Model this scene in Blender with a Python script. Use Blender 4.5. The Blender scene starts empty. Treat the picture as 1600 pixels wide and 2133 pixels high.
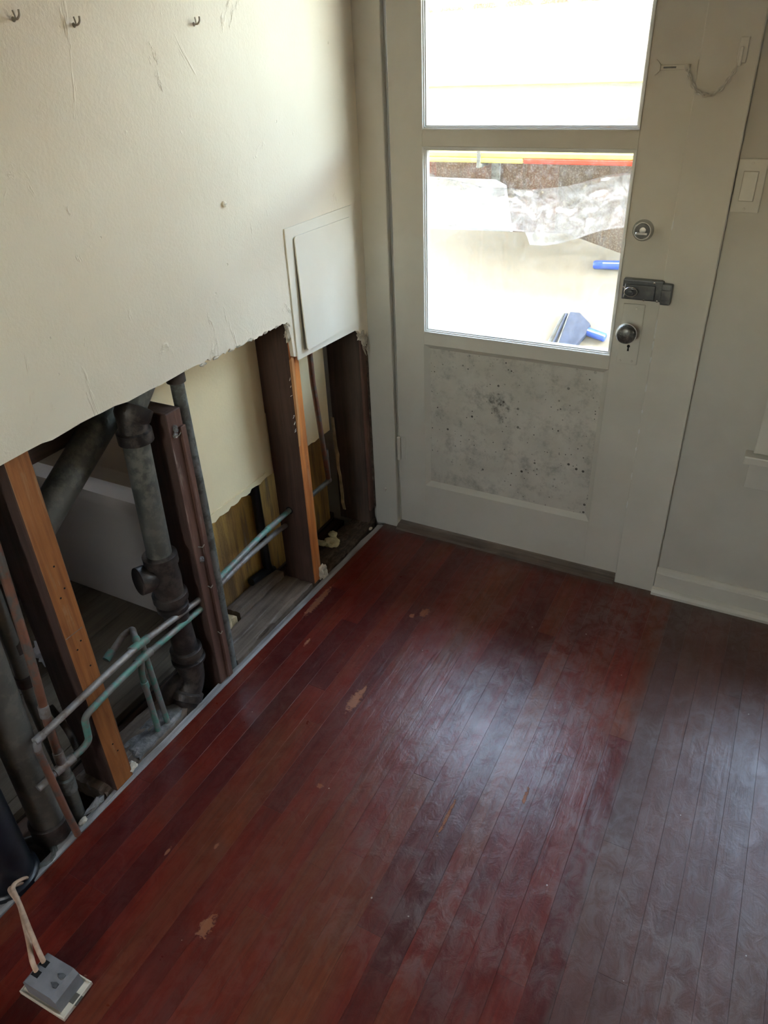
import bpy, bmesh, math, random
from mathutils import Vector, Matrix, noise as mnoise
random.seed(7)
S = bpy.context.scene
COL = S.collection

# ------------------------------------------------------------------ camera
cam_d = bpy.data.cameras.new('camera'); cam = bpy.data.objects.new('camera', cam_d); COL.objects.link(cam)
RGT = (0.88407436527646, 0.4656537016438924, -0.03973848017180921)
FWD = (-0.4127570116805882, 0.7381007478594781, -0.5337030403864963)
UPV = (-0.21918979440096037, 0.48823551300025286, 0.8447377805424857)
POS = (1.15270288, -2.03127476, 1.5058636)
cam.matrix_world = Matrix(((RGT[0], UPV[0], -FWD[0], POS[0]), (RGT[1], UPV[1], -FWD[1], POS[1]),
                           (RGT[2], UPV[2], -FWD[2], POS[2]), (0, 0, 0, 1)))
cam_d.sensor_fit = 'HORIZONTAL'; cam_d.sensor_width = 36.0; cam_d.lens = 36.0 * 1514.66 / 1600.0
cam_d.clip_start = 0.02
S.camera = cam

# ------------------------------------------------------------------ sky, sun, exposure
W = bpy.data.worlds.new('sky'); S.world = W; W.use_nodes = True
nt = W.node_tree; bg = nt.nodes['Background']
sky = nt.nodes.new('ShaderNodeTexSky'); sky.sky_type = 'NISHITA'; sky.sun_disc = False
sky.sun_elevation = math.radians(62); sky.sun_rotation = math.radians(200); sky.air_density = 1.3; sky.dust_density = 2.5
hz_ = nt.nodes.new('ShaderNodeMix'); hz_.data_type = 'RGBA'; hz_.blend_type = 'MULTIPLY'; hz_.inputs[0].default_value = 1.0; hz_.inputs[7].default_value = (1.0, .895, .745, 1)
nt.links.new(sky.outputs[0], hz_.inputs[6]); nt.links.new(hz_.outputs[2], bg.inputs[0]); bg.inputs[1].default_value = 0.30
sd = bpy.data.lights.new('sun', 'SUN'); so = bpy.data.objects.new('sun', sd); COL.objects.link(so)
sd.energy = 0.22; sd.angle = math.radians(0.8); sd.color = (1.0, 0.95, 0.85)
so.rotation_euler = Vector((-0.70, 0.03, -0.71)).to_track_quat('-Z', 'Y').to_euler(); so.location = (1, -3, 8)
S.view_settings.view_transform = 'Standard'; S.view_settings.look = 'None'
S.view_settings.gamma = 1.0; S.view_settings.use_curve_mapping = False
S.view_settings.exposure = 5.0
try:
    S.cycles.use_denoising = True; S.cycles.max_bounces = 6; S.cycles.diffuse_bounces = 5; S.cycles.glossy_bounces = 2; S.cycles.use_adaptive_sampling = True; S.cycles.adaptive_threshold = .045; S.cycles.adaptive_min_samples = 16
    S.cycles.transparent_max_bounces = 12; S.cycles.caustics_reflective = False; S.cycles.caustics_refractive = False
    S.cycles.sample_clamp_indirect = 6.0
except Exception:
    pass

def portal(name, loc, rot, sx, sy):
    d = bpy.data.lights.new(name, 'AREA'); d.shape = 'RECTANGLE'; d.size = sx; d.size_y = sy
    o = bpy.data.objects.new(name, d); COL.objects.link(o); o.location = loc; o.rotation_euler = rot
    d.cycles.is_portal = True
    return o
# portals only tell the renderer where daylight enters (they give off no light themselves)
portal('daylight_portal', (0.48, 0.062, 1.02), (math.radians(-90), 0, 0), 0.56, 0.50)
portal('daylight_portal', (0.48, 0.062, 1.63), (math.radians(-90), 0, 0), 0.56, 0.60)
portal('daylight_portal', (1.63, 0.16, 1.2), (math.radians(-90), 0, 0), 0.68, 1.24)
portal('daylight_portal', (-.875, 0.16, 1.55), (math.radians(-90), 0, 0), 0.55, 0.60)
portal('daylight_portal', (.47, -3.57, 1.40), (math.radians(90), 0, 0), 0.5, 0.5)

# ------------------------------------------------------------------ node helpers
class N:
    def __init__(s, name):
        s.m = bpy.data.materials.new(name); s.m.use_nodes = True
        s.t = s.m.node_tree; s.b = s.t.nodes['Principled BSDF']; s.out = s.t.nodes['Material Output']
    def node(s, typ, **kw):
        n = s.t.nodes.new(typ)
        for k, v in kw.items():
            setattr(n, k, v)
        return n
    def put(s, sock, v):
        if v is None: return
        if hasattr(v, 'is_output') or isinstance(v, bpy.types.NodeSocket): s.t.links.new(v, sock)
        else:
            if sock.type == 'RGBA' and len(v) == 3: v = (*v, 1)
            sock.default_value = v
    def pos(s): return s.node('ShaderNodeNewGeometry').outputs['Position']
    def obj(s): return s.node('ShaderNodeTexCoord').outputs['Object']
    def rnd(s): return s.node('ShaderNodeObjectInfo').outputs['Random']
    def mapv(s, v, scale=(1, 1, 1), loc=(0, 0, 0), rot=(0, 0, 0)):
        n = s.node('ShaderNodeMapping'); s.put(n.inputs['Vector'], v)
        n.inputs['Scale'].default_value = scale; n.inputs['Location'].default_value = loc; n.inputs['Rotation'].default_value = rot
        return n.outputs[0]
    def noise(s, v, scale=5, detail=3, rough=.5, dist=0.0):
        n = s.node('ShaderNodeTexNoise'); s.put(n.inputs['Vector'], v)
        n.inputs['Scale'].default_value = scale; n.inputs['Detail'].default_value = detail
        n.inputs['Roughness'].default_value = rough; n.inputs['Distortion'].default_value = dist
        return n.outputs['Fac']
    def voro(s, v, scale=5, feature='F1', rand=1.0):
        n = s.node('ShaderNodeTexVoronoi'); n.feature = feature; s.put(n.inputs['Vector'], v)
        n.inputs['Scale'].default_value = scale; n.inputs['Randomness'].default_value = rand
        return n
    def ramp(s, f, a, b, lo=0.0, hi=1.0):
        n = s.node('ShaderNodeMapRange'); n.clamp = True; n.interpolation_type = 'SMOOTHSTEP'
        s.put(n.inputs['Value'], f); n.inputs['From Min'].default_value = a; n.inputs['From Max'].default_value = b
        n.inputs['To Min'].default_value = lo; n.inputs['To Max'].default_value = hi
        return n.outputs[0]
    def colramp(s, f, stops):
        n = s.node('ShaderNodeValToRGB'); s.put(n.inputs[0], f); e = n.color_ramp.elements
        while len(e) < len(stops): e.new(0.5)
        for el, (p, c) in zip(e, stops): el.position = p; el.color = (*c, 1)
        return n.outputs[0]
    def math(s, op, a, b=None, c=None):
        n = s.node('ShaderNodeMath', operation=op); s.put(n.inputs[0], a)
        if b is not None: s.put(n.inputs[1], b)
        if c is not None: s.put(n.inputs[2], c)
        return n.outputs[0]
    def mix(s, f, a, b):
        n = s.node('ShaderNodeMix', data_type='RGBA'); s.put(n.inputs[0], f); s.put(n.inputs[6], a); s.put(n.inputs[7], b)
        return n.outputs[2]
    def sep(s, v):
        n = s.node('ShaderNodeSeparateXYZ'); s.put(n.inputs[0], v); return n.outputs
    def bump(s, h, strength=.3, dist=.01, prev=None):
        n = s.node('ShaderNodeBump'); s.put(n.inputs['Height'], h); n.inputs['Strength'].default_value = strength
        n.inputs['Distance'].default_value = dist
        if prev is not None: s.put(n.inputs['Normal'], prev)
        return n.outputs[0]
    def fin(s, col=None, rough=None, normal=None, metal=None, spec=None, **kw):
        s.put(s.b.inputs['Base Color'], col); s.put(s.b.inputs['Roughness'], rough); s.put(s.b.inputs['Normal'], normal)
        s.put(s.b.inputs['Metallic'], metal); s.put(s.b.inputs['Specular IOR Level'], spec)
        for k, v in kw.items(): s.put(s.b.inputs[k], v)
        return s.m

def simple(name, col, rough=.5, metal=0.0, var=.12, scale=20, bump=.0, bscale=60, bdist=.002):
    n = N(name); p = n.obj()
    f = n.noise(p, scale, 4)
    c = n.mix(n.ramp(f, .3, .7), tuple(x * (1 - var) for x in col), tuple(min(1, x * (1 + var)) for x in col))
    nor = n.bump(n.noise(p, bscale, 3), bump, bdist) if bump else None
    return n.fin(c, rough, nor, metal)

def wood(name, dark, light, rough=.7, axis='z', wear=None, grain=60, bump=.4):
    n = N(name); p = n.pos()
    sc = {'z': (1, 1, .06), 'y': (1, .06, 1), 'x': (.06, 1, 1)}[axis]
    g = n.noise(n.mapv(p, sc), grain, 5, .6, .6)
    big = n.noise(p, 6, 3)
    c = n.mix(n.ramp(n.math('ADD', n.math('MULTIPLY', g, .6), n.math('MULTIPLY', big, .4)), .32, .68), dark, light)
    if wear:
        w = n.math('MULTIPLY', n.ramp(n.noise(n.mapv(p, sc), 26, 5, .7, 1.0), .54, .68), n.ramp(n.noise(p, 9, 4, .7), .40, .58))
        c = n.mix(n.math('MULTIPLY', w, .85), c, wear)
    h = n.math('ADD', g, n.math('MULTIPLY', n.noise(p, 150, 2), .3))
    return n.fin(c, rough, n.bump(h, bump, .003))

M = {}
# plaster of the stripped wall
n = N('cream_plaster'); p = n.pos()
pl = n.noise(p, 2.2, 3); fine = n.noise(p, 160, 3, .6); lump = n.noise(p, 14, 3, .55, .6)
scar = n.ramp(n.noise(n.mapv(p, (1, 1, .45)), 9, 5, .65, 1.5), .60, .72)
dots = n.ramp(n.voro(p, 21).outputs['Distance'], .035, .075, 1, 0)
dmask = n.math('MULTIPLY', dots, n.ramp(n.noise(p, 4.3, 2), .50, .62))
h = n.math('ADD', n.math('MULTIPLY', fine, .25), n.math('ADD', n.math('MULTIPLY', lump, .45), n.math('MULTIPLY', scar, 1.3)))
h = n.math('SUBTRACT', h, n.math('MULTIPLY', dmask, .9))
col = n.mix(n.ramp(pl, .3, .7), (.80, .715, .575), (.86, .785, .655))
M['plaster'] = n.fin(col, .5, n.bump(h, .6, .0045), spec=.35)
# painted joinery and the wall beside the door
def paint(name, a, b, bumpy=.25, scale=40, rough=.42):
    n = N(name); p = n.pos()
    c = n.mix(n.ramp(n.noise(p, 3.5, 4, .6), .3, .7), a, b)
    g = n.math('ADD', n.noise(n.mapv(p, (1, 1, .15)), scale, 4, .6), n.math('MULTIPLY', n.noise(p, 9, 3), .8))
    return n.fin(c, rough, n.bump(g, bumpy, .002), spec=.4)
M['paint'] = paint('grey_white_paint', (.54, .515, .455), (.60, .575, .515))
M['paint_wall'] = paint('grey_white_wall_paint', (.50, .475, .42), (.56, .535, .48), .35, 18, .55)
M['panel_cream'] = paint('cream_panel_paint', (.79, .735, .62), (.83, .78, .67), .15, 30, .4)
M['bead'] = paint('white_bead_paint', (.62, .62, .60), (.70, .70, .68), .4, 90)
M['room'] = paint('warm_white_room_paint', (.60, .57, .50), (.66, .63, .56), .2, 18, .6)
M['bath_wall'] = paint('mauve_grey_bathroom_paint', (.60, .54, .57), (.66, .60, .63), .2, 18, .6)
# mouldy lower panel
n = N('mouldy_panel_paint'); p = n.pos()
base = n.mix(n.ramp(n.noise(p, 7, 4, .6), .3, .72), (.50, .475, .42), (.61, .58, .52))
m1 = n.ramp(n.noise(p, 5.0, 3, .55), .42, .62)
p2 = n.mapv(p, (1, 0, 1)); v1 = n.voro(p2, 46); s1 = n.math('LESS_THAN', v1.outputs['Distance'], n.math('MULTIPLY', n.math('POWER', n.sep(v1.outputs['Color'])[1], 2.2), .20))
s1 = n.math('MULTIPLY', s1, n.ramp(n.sep(v1.outputs['Color'])[0], .30, .50))
v2 = n.voro(p2, 105); s2 = n.math('LESS_THAN', v2.outputs['Distance'], n.math('MULTIPLY', n.math('POWER', n.sep(v2.outputs['Color'])[0], 1.6), .26))
s2 = n.math('MULTIPLY', s2, n.ramp(n.sep(v2.outputs['Color'])[1], .35, .5))
sx = n.sep(p)
# the thick cluster left of centre near the top
dv = n.node('ShaderNodeVectorMath', operation='DISTANCE'); n.put(dv.inputs[0], n.mapv(p, (1, 0, 1.7))); dv.inputs[1].default_value = (.462, 0, .545 * 1.7)
cl = n.ramp(dv.outputs['Value'], .02, .10, 1, 0)
smudge = n.math('MULTIPLY', n.ramp(n.noise(p, 15, 6, .75), .46, .72), n.math('ADD', .42, n.math('MULTIPLY', cl, .9)))
spots = n.math('MULTIPLY', n.math('MAXIMUM', s1, s2), n.math('MAXIMUM', n.math('MULTIPLY', n.ramp(n.noise(p, 6.0, 4, .65), .40, .56), .9), cl))
allm = n.math('MINIMUM', n.math('ADD', spots, smudge), 1.0)
M['mould'] = n.fin(n.mix(allm, base, (.045, .04, .033)), .55, n.bump(n.noise(p, 60, 4), .2, .002), spec=.35)

# ------------------------------------------------------------------ red floor boards
n = N('red_floor_board'); p = n.pos(); r = n.rnd(); sp = n.sep(p)
grain = n.noise(n.mapv(p, (1, .05, 1)), 90, 5, .6, .5)
blot = n.noise(n.mapv(p, (1, .35, 1)), 5.5, 4, .55, .4)
tone = n.math('ADD', n.math('MULTIPLY', r, .30), n.math('MULTIPLY', blot, .70))
c = n.colramp(tone, [(0.20, (.050, .007, .007)), (0.40, (.088, .012, .010)), (.56, (.140, .017, .010)), (.70, (.130, .034, .016)), (.82, (.22, .040, .014))])
c = n.mix(n.ramp(grain, .35, .75, 0, .45), c, (.03, .006, .006))
# grey dull finish right of an old straight edge
edge = n.ramp(n.math('ADD', sp[0], n.math('MULTIPLY', n.math('SUBTRACT', n.noise(p, 9, 4), .5), .07)), 1.055, 1.085)
c = n.mix(n.math('MULTIPLY', edge, .62), c, (.085, .058, .050))
# traffic haze: scuffed old varnish
hz = n.ramp(n.noise(p, 3.0, 4, .6), .40, .70)
walk = n.ramp(sp[0], .30, .75)
scuff = n.noise(n.mapv(p, (1, .7, 1)), 30, 6, .72, .7)
hazy = n.math('MULTIPLY', n.math('MULTIPLY', hz, walk), n.ramp(scuff, .40, .62))
c = n.mix(n.math('MULTIPLY', hazy, .45), c, (.17, .125, .115))
dust = n.math('MULTIPLY', n.ramp(n.math('ADD', sp[1], n.math('MULTIPLY', n.math('SUBTRACT', n.noise(p, 24, 4), .5), .05)), -.075, -.022), .75)
c = n.mix(dust, c, (.12, .10, .08))
# chips down to bare wood
chips = None
for cx, cy, sx_, sy_ in ((.368, -.84, .016, .045), (.372, -.80, .006, .02), (.384, -.425, .014, .020), (.355, -.455, .008, .010), (.046, -.52, .012, .085), (.398, -1.513, .014, .026),
                     (.30, -1.36, .005, .007), (.21, -1.42, .004, .012), (.245, -1.71, .010, .016), (.43, -1.12, .008, .007), (.12, -.70, .005, .02), (.74, -1.06, .004, .05), (.885, -.93, .004, .03)):
    d = n.node('ShaderNodeVectorMath', operation='DISTANCE'); n.put(d.inputs[0], n.mapv(p, (1 / sx_, 1 / sy_, 0))); d.inputs[1].default_value = (cx / sx_, cy / sy_, 0)
    v = d.outputs['Value']; chips = v if chips is None else n.math('MINIMUM', chips, v)
cn = n.math('ADD', chips, n.math('MULTIPLY', n.math('SUBTRACT', n.noise(p, 110, 4, .7), .5), 2.6))
chip = n.ramp(cn, .75, 1.0, 1, 0)
c = n.mix(n.math('MULTIPLY', chip, .9), c, (.27, .10, .045))
# pale specks and fine scratches
vs = n.voro(n.mapv(p, (1, 1, 0)), 26); speck = n.math('MULTIPLY', n.math('LESS_THAN', vs.outputs['Distance'], n.math('MULTIPLY', n.sep(vs.outputs['Color'])[1], .055)), n.ramp(n.sep(vs.outputs['Color'])[0], .48, .52))
c = n.mix(n.math('MULTIPLY', speck, .85), c, (.46, .40, .35))
scr = n.ramp(n.noise(n.mapv(p, (1, .035, 1), rot=(0, 0, .06)), 150, 2, .5), .755, .79)
scr = n.math('MULTIPLY', scr, n.ramp(n.noise(p, 2.6, 2), .46, .56))
c = n.mix(n.math('MULTIPLY', scr, .75), c, (.36, .26, .20))
rough = n.math('ADD', n.math('MULTIPLY', hazy, .07), n.math('ADD', .235, n.math('MULTIPLY', n.noise(p, 16, 4, .6), .13)))
rough = n.math('ADD', rough, n.math('MULTIPLY', edge, .05))
rough = n.math('ADD', rough, n.math('MULTIPLY', chip, .3))
hgt = n.math('ADD', n.math('MULTIPLY', scuff, .55), n.math('ADD', n.math('MULTIPLY', grain, .35), n.math('MULTIPLY', n.noise(p, 5, 2), .6)))
hgt = n.math('SUBTRACT', hgt, n.math('MULTIPLY', chip, .8))
M['floor'] = n.fin(c, rough, n.bump(hgt, .45, .0045), spec=n.ramp(n.math('ADD', n.math('MULTIPLY', scuff, .65), n.math('MULTIPLY', n.noise(p, 3.0, 3, .6), .35)), .36, .62, .30, .58))

M['subfloor'] = wood('dark_subfloor', (.03, .02, .014), (.07, .045, .03), .9, 'y')
M['bath_floor'] = wood('brown_bathroom_boards', (.10, .075, .05), (.17, .13, .09), .75, 'y')
M['strip'] = wood('grey_weathered_strip', (.17, .155, .145), (.50, .48, .47), .75, 'y', None, 45, .7)
M['sole'] = wood('dusty_sole_plate_wood', (.10, .070, .050), (.27, .205, .16), .85, 'y', (.38, .34, .31), 40, .7)
n = N('rotten_dark_wood'); p = n.pos()
f = n.noise(n.mapv(p, (1, .4, 1)), 70, 6, .7, 1.0); g2 = n.noise(p, 18, 4, .6)
c = n.colramp(n.math('ADD', n.math('MULTIPLY', f, .6), n.math('MULTIPLY', g2, .4)), [(.30, (.018, .012, .008)), (.48, (.075, .05, .034)), (.60, (.16, .11, .075)), (.75, (.30, .24, .19))])
M['rot'] = n.fin(c, .95, n.bump(f, 1.0, .008))
M['stud_a'] = wood('orange_brown_stud_wood', (.19, .062, .016), (.40, .145, .040), .6, 'z', (.40, .22, .11))
M['stud_b'] = wood('dull_red_stud_wood', (.075, .033, .024), (.17, .085, .06), .6, 'z', (.34, .27, .23))
M['stud_c'] = wood('red_orange_stud_wood', (.34, .090, .020), (.74, .26, .060), .55, 'z', (.50, .26, .14))
M['stud_side'] = wood('shaded_old_stud_side', (.045, .022, .016), (.10, .050, .036), .7, 'z')  # old side wood, darkened further to paint in the shade away from the door
M['stud_d'] = wood('dark_corner_stud_wood', (.05, .033, .026), (.11, .07, .052), .8, 'z')
M['dark_wood'] = wood('dark_blocking_wood', (.05, .03, .02), (.11, .06, .042), .8, 'y')
M['splinter'] = wood('bare_split_wood', (.42, .18, .06), (.62, .30, .12), .7, 'z')
M['threshold'] = wood('worn_threshold_wood', (.05, .036, .028), (.15, .112, .085), .7, 'x', (.24, .19, .15))
M['drywall'] = simple('cream_board', (.93, .77, .49), .75, 0, .05, 5, .2, 120)
M['paper'] = simple('torn_board_paper', (.60, .47, .28), .85, 0, .3, 30, .8, 80, .004)
M['plaster_raw'] = simple('broken_white_plaster', (.56, .50, .40), .9, 0, .25, 40, 1.0, 90, .004)
M['mortar'] = simple('grey_mortar', (.22, .21, .205), .95, 0, .4, 28, 1.0, 70, .006)
M['dirt'] = simple('dark_soil', (.035, .028, .022), .95, 0, .3, 12, .6, 30, .01)
M['foam'] = simple('yellow_cream_foam', (.68, .60, .36), .8, 0, .12, 60, .6, 110, .003)
n = N('golden_tub_underside'); p = n.pos()
f = n.noise(n.mapv(p, (1, 1, .10)), 13, 5, .65)
c = n.colramp(f, [(.34, (.17, .095, .04)), (.45, (.36, .20, .06)), (.53, (.52, .31, .08)), (.60, (.25, .15, .06)), (.70, (.30, .27, .24))])
M['tub_under'] = n.fin(c, .7, n.bump(n.noise(p, 120, 3), .6, .003))
M['tub'] = simple('white_tub_enamel', (.56, .485, .42), .3, 0, .04, 4)
M['porcelain'] = simple('white_porcelain', (.72, .73, .76), .15, 0, .03, 4)
# metals
def pipe_mat(name, a, b, c3, rough, metal, scale=26, lo=.45, hi=.62):
    n = N(name); p = n.pos(); f = n.noise(p, scale, 5, .65)
    c = n.mix(n.ramp(n.noise(p, 9, 3), .35, .65), a, b)
    c = n.mix(n.ramp(f, lo, hi), c, c3)
    return n.fin(c, n.ramp(f, .3, .7, rough - .08, rough + .15), n.bump(n.noise(p, 130, 4), .45, .0015), metal)
M['iron'] = pipe_mat('dark_cast_iron', (.030, .024, .022), (.050, .038, .033), (.085, .066, .055), .42, .35)
M['galv'] = pipe_mat('dull_galvanised_steel', (.17, .18, .165), (.25, .26, .245), (.12, .115, .10), .45, .45)
M['steel'] = pipe_mat('grey_steel_pipe', (.10, .10, .085), (.15, .145, .125), (.20, .185, .155), .48, .4)
M['copper'] = pipe_mat('brown_copper', (.23, .105, .065), (.33, .16, .105), (.20, .17, .145), .42, .55)
M['verdigris'] = pipe_mat('green_tarnished_copper', (.20, .19, .17), (.26, .25, .235), (.13, .29, .235), .55, .3, 30, .46, .58)
M['solder'] = pipe_mat('grey_tarnished_copper', (.25, .225, .205), (.32, .30, .29), (.21, .16, .13), .5, .35)
M['abs'] = simple('black_plastic_pipe', (.010, .012, .017), .35, 0, .3, 20, .2, 60)
M['chrome'] = simple('satin_chrome', (.55, .56, .57), .25, .9, .08, 30)
M['lock'] = pipe_mat('dark_lock_enamel', (.06, .065, .075), (.09, .095, .105), (.14, .145, .155), .35, .3, 18)
M['knob'] = pipe_mat('worn_dark_knob_metal', (.05, .052, .055), (.11, .11, .11), (.22, .22, .21), .33, .6, 60)
M['black'] = simple('black_void', (.006, .006, .006), .9)
M['hook'] = simple('painted_hook_metal', (.40, .37, .31), .5, .2)
M['plate'] = simple('ivory_plastic', (.68, .64, .53), .35, 0, .05)
M['switch'] = simple('white_switch_plastic', (.56, .54, .49), .35, 0, .04)
M['outlet'] = simple('grey_outlet_plastic', (.20, .20, .215), .5, 0, .12, 40)
M['sheath'] = simple('tan_cable_sheath', (.52, .36, .25), .6, 0, .2, 60, .4, 120)
# outdoors
M['white_board'] = simple('white_gelcoat', (.38, .37, .325), .35, 0, .02, 2)
M['yellow'] = simple('yellow_rail', (.80, .66, .16), .4, 0, .04, 4)
M['red'] = simple('red_rail', (.72, .07, .035), .4, 0, .05, 4)
M['slab'] = simple('cream_vinyl', (.26, .225, .165), .5, 0, .03, 3)
M['white_foam'] = simple('white_foam_sheet', (.50, .51, .54), .6, 0, .02, 3)
M['blue'] = simple('blue_plastic', (.045, .11, .50), .35, 0, .15, 50)
M['grey_plastic'] = simple('grey_blue_bracket', (.055, .070, .11), .45, 0, .2, 40)
n = N('weathered_fence_wood'); p = n.pos(); r = n.rnd()
g = n.noise(n.mapv(p, (1, 1, .06)), 80, 5, .6, .5); sp2 = n.noise(p, 140, 3, .7)
c = n.colramp(r, [(0, (.13, .10, .07)), (.4, (.17, .115, .07)), (.7, (.19, .095, .06)), (1, (.21, .075, .05))])
c = n.mix(n.ramp(g, .3, .7, 0, .6), c, (.13, .11, .09))
c = n.mix(n.ramp(sp2, .48, .62, 0, .6), c, (.38, .34, .27))
M['fence'] = n.fin(c, .85, n.bump(g, .5, .004))
M['concrete'] = simple('pale_concrete', (.36, .35, .33), .9, 0, .15, 9, .4, 60)
M['siding'] = simple('light_blue_siding', (.34, .39, .46), .7, 0, .05, 3)
# window glass: mostly clear, a little mirror and dust
n = N('window_glass'); n.t.nodes.remove(n.b)
tr = n.node('ShaderNodeBsdfTransparent'); gl = n.node('ShaderNodeBsdfGlossy'); gl.inputs['Roughness'].default_value = .02
df = n.node('ShaderNodeBsdfTranslucent'); df.inputs['Color'].default_value = (.9, .9, .88, 1)
gm = n.node('ShaderNodeNewGeometry'); dt = n.node('ShaderNodeVectorMath', operation='DOT_PRODUCT'); n.put(dt.inputs[0], gm.outputs['Normal']); n.put(dt.inputs[1], gm.outputs['Incoming'])
fr = n.math('ADD', .035, n.math('MULTIPLY', .9, n.math('POWER', n.math('SUBTRACT', 1.0, n.math('MINIMUM', n.math('ABSOLUTE', dt.outputs['Value']), 1.0)), 5.0)))
tr.inputs['Color'].default_value = (.95, .96, .95, 1)
m1 = n.node('ShaderNodeMixShader'); n.put(m1.inputs[0], n.math('MULTIPLY', n.ramp(n.noise(n.pos(), 70, 5, .7), .4, .75), .05)); n.t.links.new(tr.outputs[0], m1.inputs[1]); n.t.links.new(df.outputs[0], m1.inputs[2])
m2 = n.node('ShaderNodeMixShader'); n.put(m2.inputs[0], fr); n.t.links.new(m1.outputs[0], m2.inputs[1]); n.t.links.new(gl.outputs[0], m2.inputs[2])
n.t.links.new(m2.outputs[0], n.out.inputs[0]); M['glass'] = n.m
# clear plastic film
n = N('clear_plastic_film'); n.t.nodes.remove(n.b)
tr = n.node('ShaderNodeBsdfTransparent'); gl = n.node('ShaderNodeBsdfGlossy'); gl.inputs['Roughness'].default_value = .15
df = n.node('ShaderNodeBsdfDiffuse'); df.inputs['Color'].default_value = (.34, .34, .35, 1)
m1 = n.node('ShaderNodeMixShader'); n.put(m1.inputs[0], n.ramp(n.noise(n.pos(), 12, 5, .7, 2), .35, .75, .10, .55)); n.t.links.new(tr.outputs[0], m1.inputs[1]); n.t.links.new(df.outputs[0], m1.inputs[2])
m2 = n.node('ShaderNodeMixShader'); m2.inputs[0].default_value = .08; n.t.links.new(m1.outputs[0], m2.inputs[1]); n.t.links.new(gl.outputs[0], m2.inputs[2])
n.t.links.new(m2.outputs[0], n.out.inputs[0]); M['film'] = n.m

# ------------------------------------------------------------------ mesh helpers
def obj(name, bm, mat, parent=None, smooth=False):
    me = bpy.data.meshes.new(name); bmesh.ops.recalc_face_normals(bm, faces=bm.faces[:]); bm.to_mesh(me); bm.free()
    me.materials.append(M[mat] if isinstance(mat, str) else mat)
    if smooth:
        for f in me.polygons: f.use_smooth = True
        try: me.set_sharp_from_angle(angle=math.radians(40))
        except Exception: pass
    o = bpy.data.objects.new(name, me); COL.objects.link(o)
    if parent is not None: o.parent = parent; o.matrix_parent_inverse = parent.matrix_world.inverted()
    return o
def tag(o, label, cat, group=None, kind=None):
    o['label'] = label; o['category'] = cat
    if group: o['group'] = group
    if kind: o['kind'] = kind
    return o
def thing(name, label, cat, loc=(0, 0, 0), group=None, kind=None):
    o = bpy.data.objects.new(name, None); COL.objects.link(o); o.location = loc; o.empty_display_size = .05
    o.matrix_world = Matrix.Translation(loc)
    return tag(o, label, cat, group, kind)
def box(bm, x0, x1, y0, y1, z0, z1, bev=0.0, seg=1):
    vs = [bm.verts.new((x, y, z)) for x in (min(x0, x1), max(x0, x1)) for y in (min(y0, y1), max(y0, y1)) for z in (min(z0, z1), max(z0, z1))]
    fs = [bm.faces.new([vs[i] for i in q]) for q in ((0, 1, 3, 2), (4, 6, 7, 5), (0, 4, 5, 1), (2, 3, 7, 6), (0, 2, 6, 4), (1, 5, 7, 3))]
    if bev > 0:
        es = list({e for f in fs for e in f.edges})
        bmesh.ops.bevel(bm, geom=es, offset=bev, segments=seg, affect='EDGES', profile=.6)
    return bm
def B(*a, **k): return box(bmesh.new(), *a, **k)
def prism(bm, pts, off):
    """closed polygon of 3-D points pushed along the vector off"""
    off = Vector(off); a = [bm.verts.new(p) for p in pts]; b = [bm.verts.new(Vector(p) + off) for p in pts]; k = len(pts)
    bm.faces.new(a); bm.faces.new(list(reversed(b)))
    for i in range(k): bm.faces.new([a[i], b[i], b[(i + 1) % k], a[(i + 1) % k]])
    return bm
def bevel_all(bm, off, seg=1, ang=30):
    es = [e for e in bm.edges if len(e.link_faces) == 2 and e.calc_face_angle(0) > math.radians(ang)]
    bmesh.ops.bevel(bm, geom=es, offset=off, segments=seg, affect='EDGES', profile=.6); return bm
def frame_of(d):
    d = Vector(d).normalized(); a = Vector((0, 0, 1)) if abs(d.z) < .9 else Vector((1, 0, 0))
    u = d.cross(a).normalized(); v = d.cross(u).normalized(); return u, v, d
def lathe(bm, origin, axis, prof, seg=24):
    """prof: (distance along axis, radius) pairs, closed at the ends"""
    o = Vector(origin); u, v, d = frame_of(axis); rings = []
    for t, r in prof:
        r = max(r, 1e-4)
        rings.append([bm.verts.new(o + d * t + (u * math.cos(a) + v * math.sin(a)) * r) for a in (2 * math.pi * i / seg for i in range(seg))])
    for A, Bq in zip(rings, rings[1:]):
        for i in range(seg): bm.faces.new([A[i], A[(i + 1) % seg], Bq[(i + 1) % seg], Bq[i]])
    bm.faces.new(list(reversed(rings[0]))); bm.faces.new(rings[-1]); return bm
def fillet(pts, rad, k=5):
    pts = [Vector(p) for p in pts]; out = [pts[0]]
    for i in range(1, len(pts) - 1):
        a, b, c = pts[i - 1], pts[i], pts[i + 1]; d1 = (a - b); d2 = (c - b)
        r = min(rad, d1.length * .45, d2.length * .45); p1 = b + d1.normalized() * r; p2 = b + d2.normalized() * r
        for j in range(k + 1):
            t = j / k; out.append((1 - t) ** 2 * p1 + 2 * t * (1 - t) * b + t * t * p2)
    out.append(pts[-1]); return out
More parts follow.
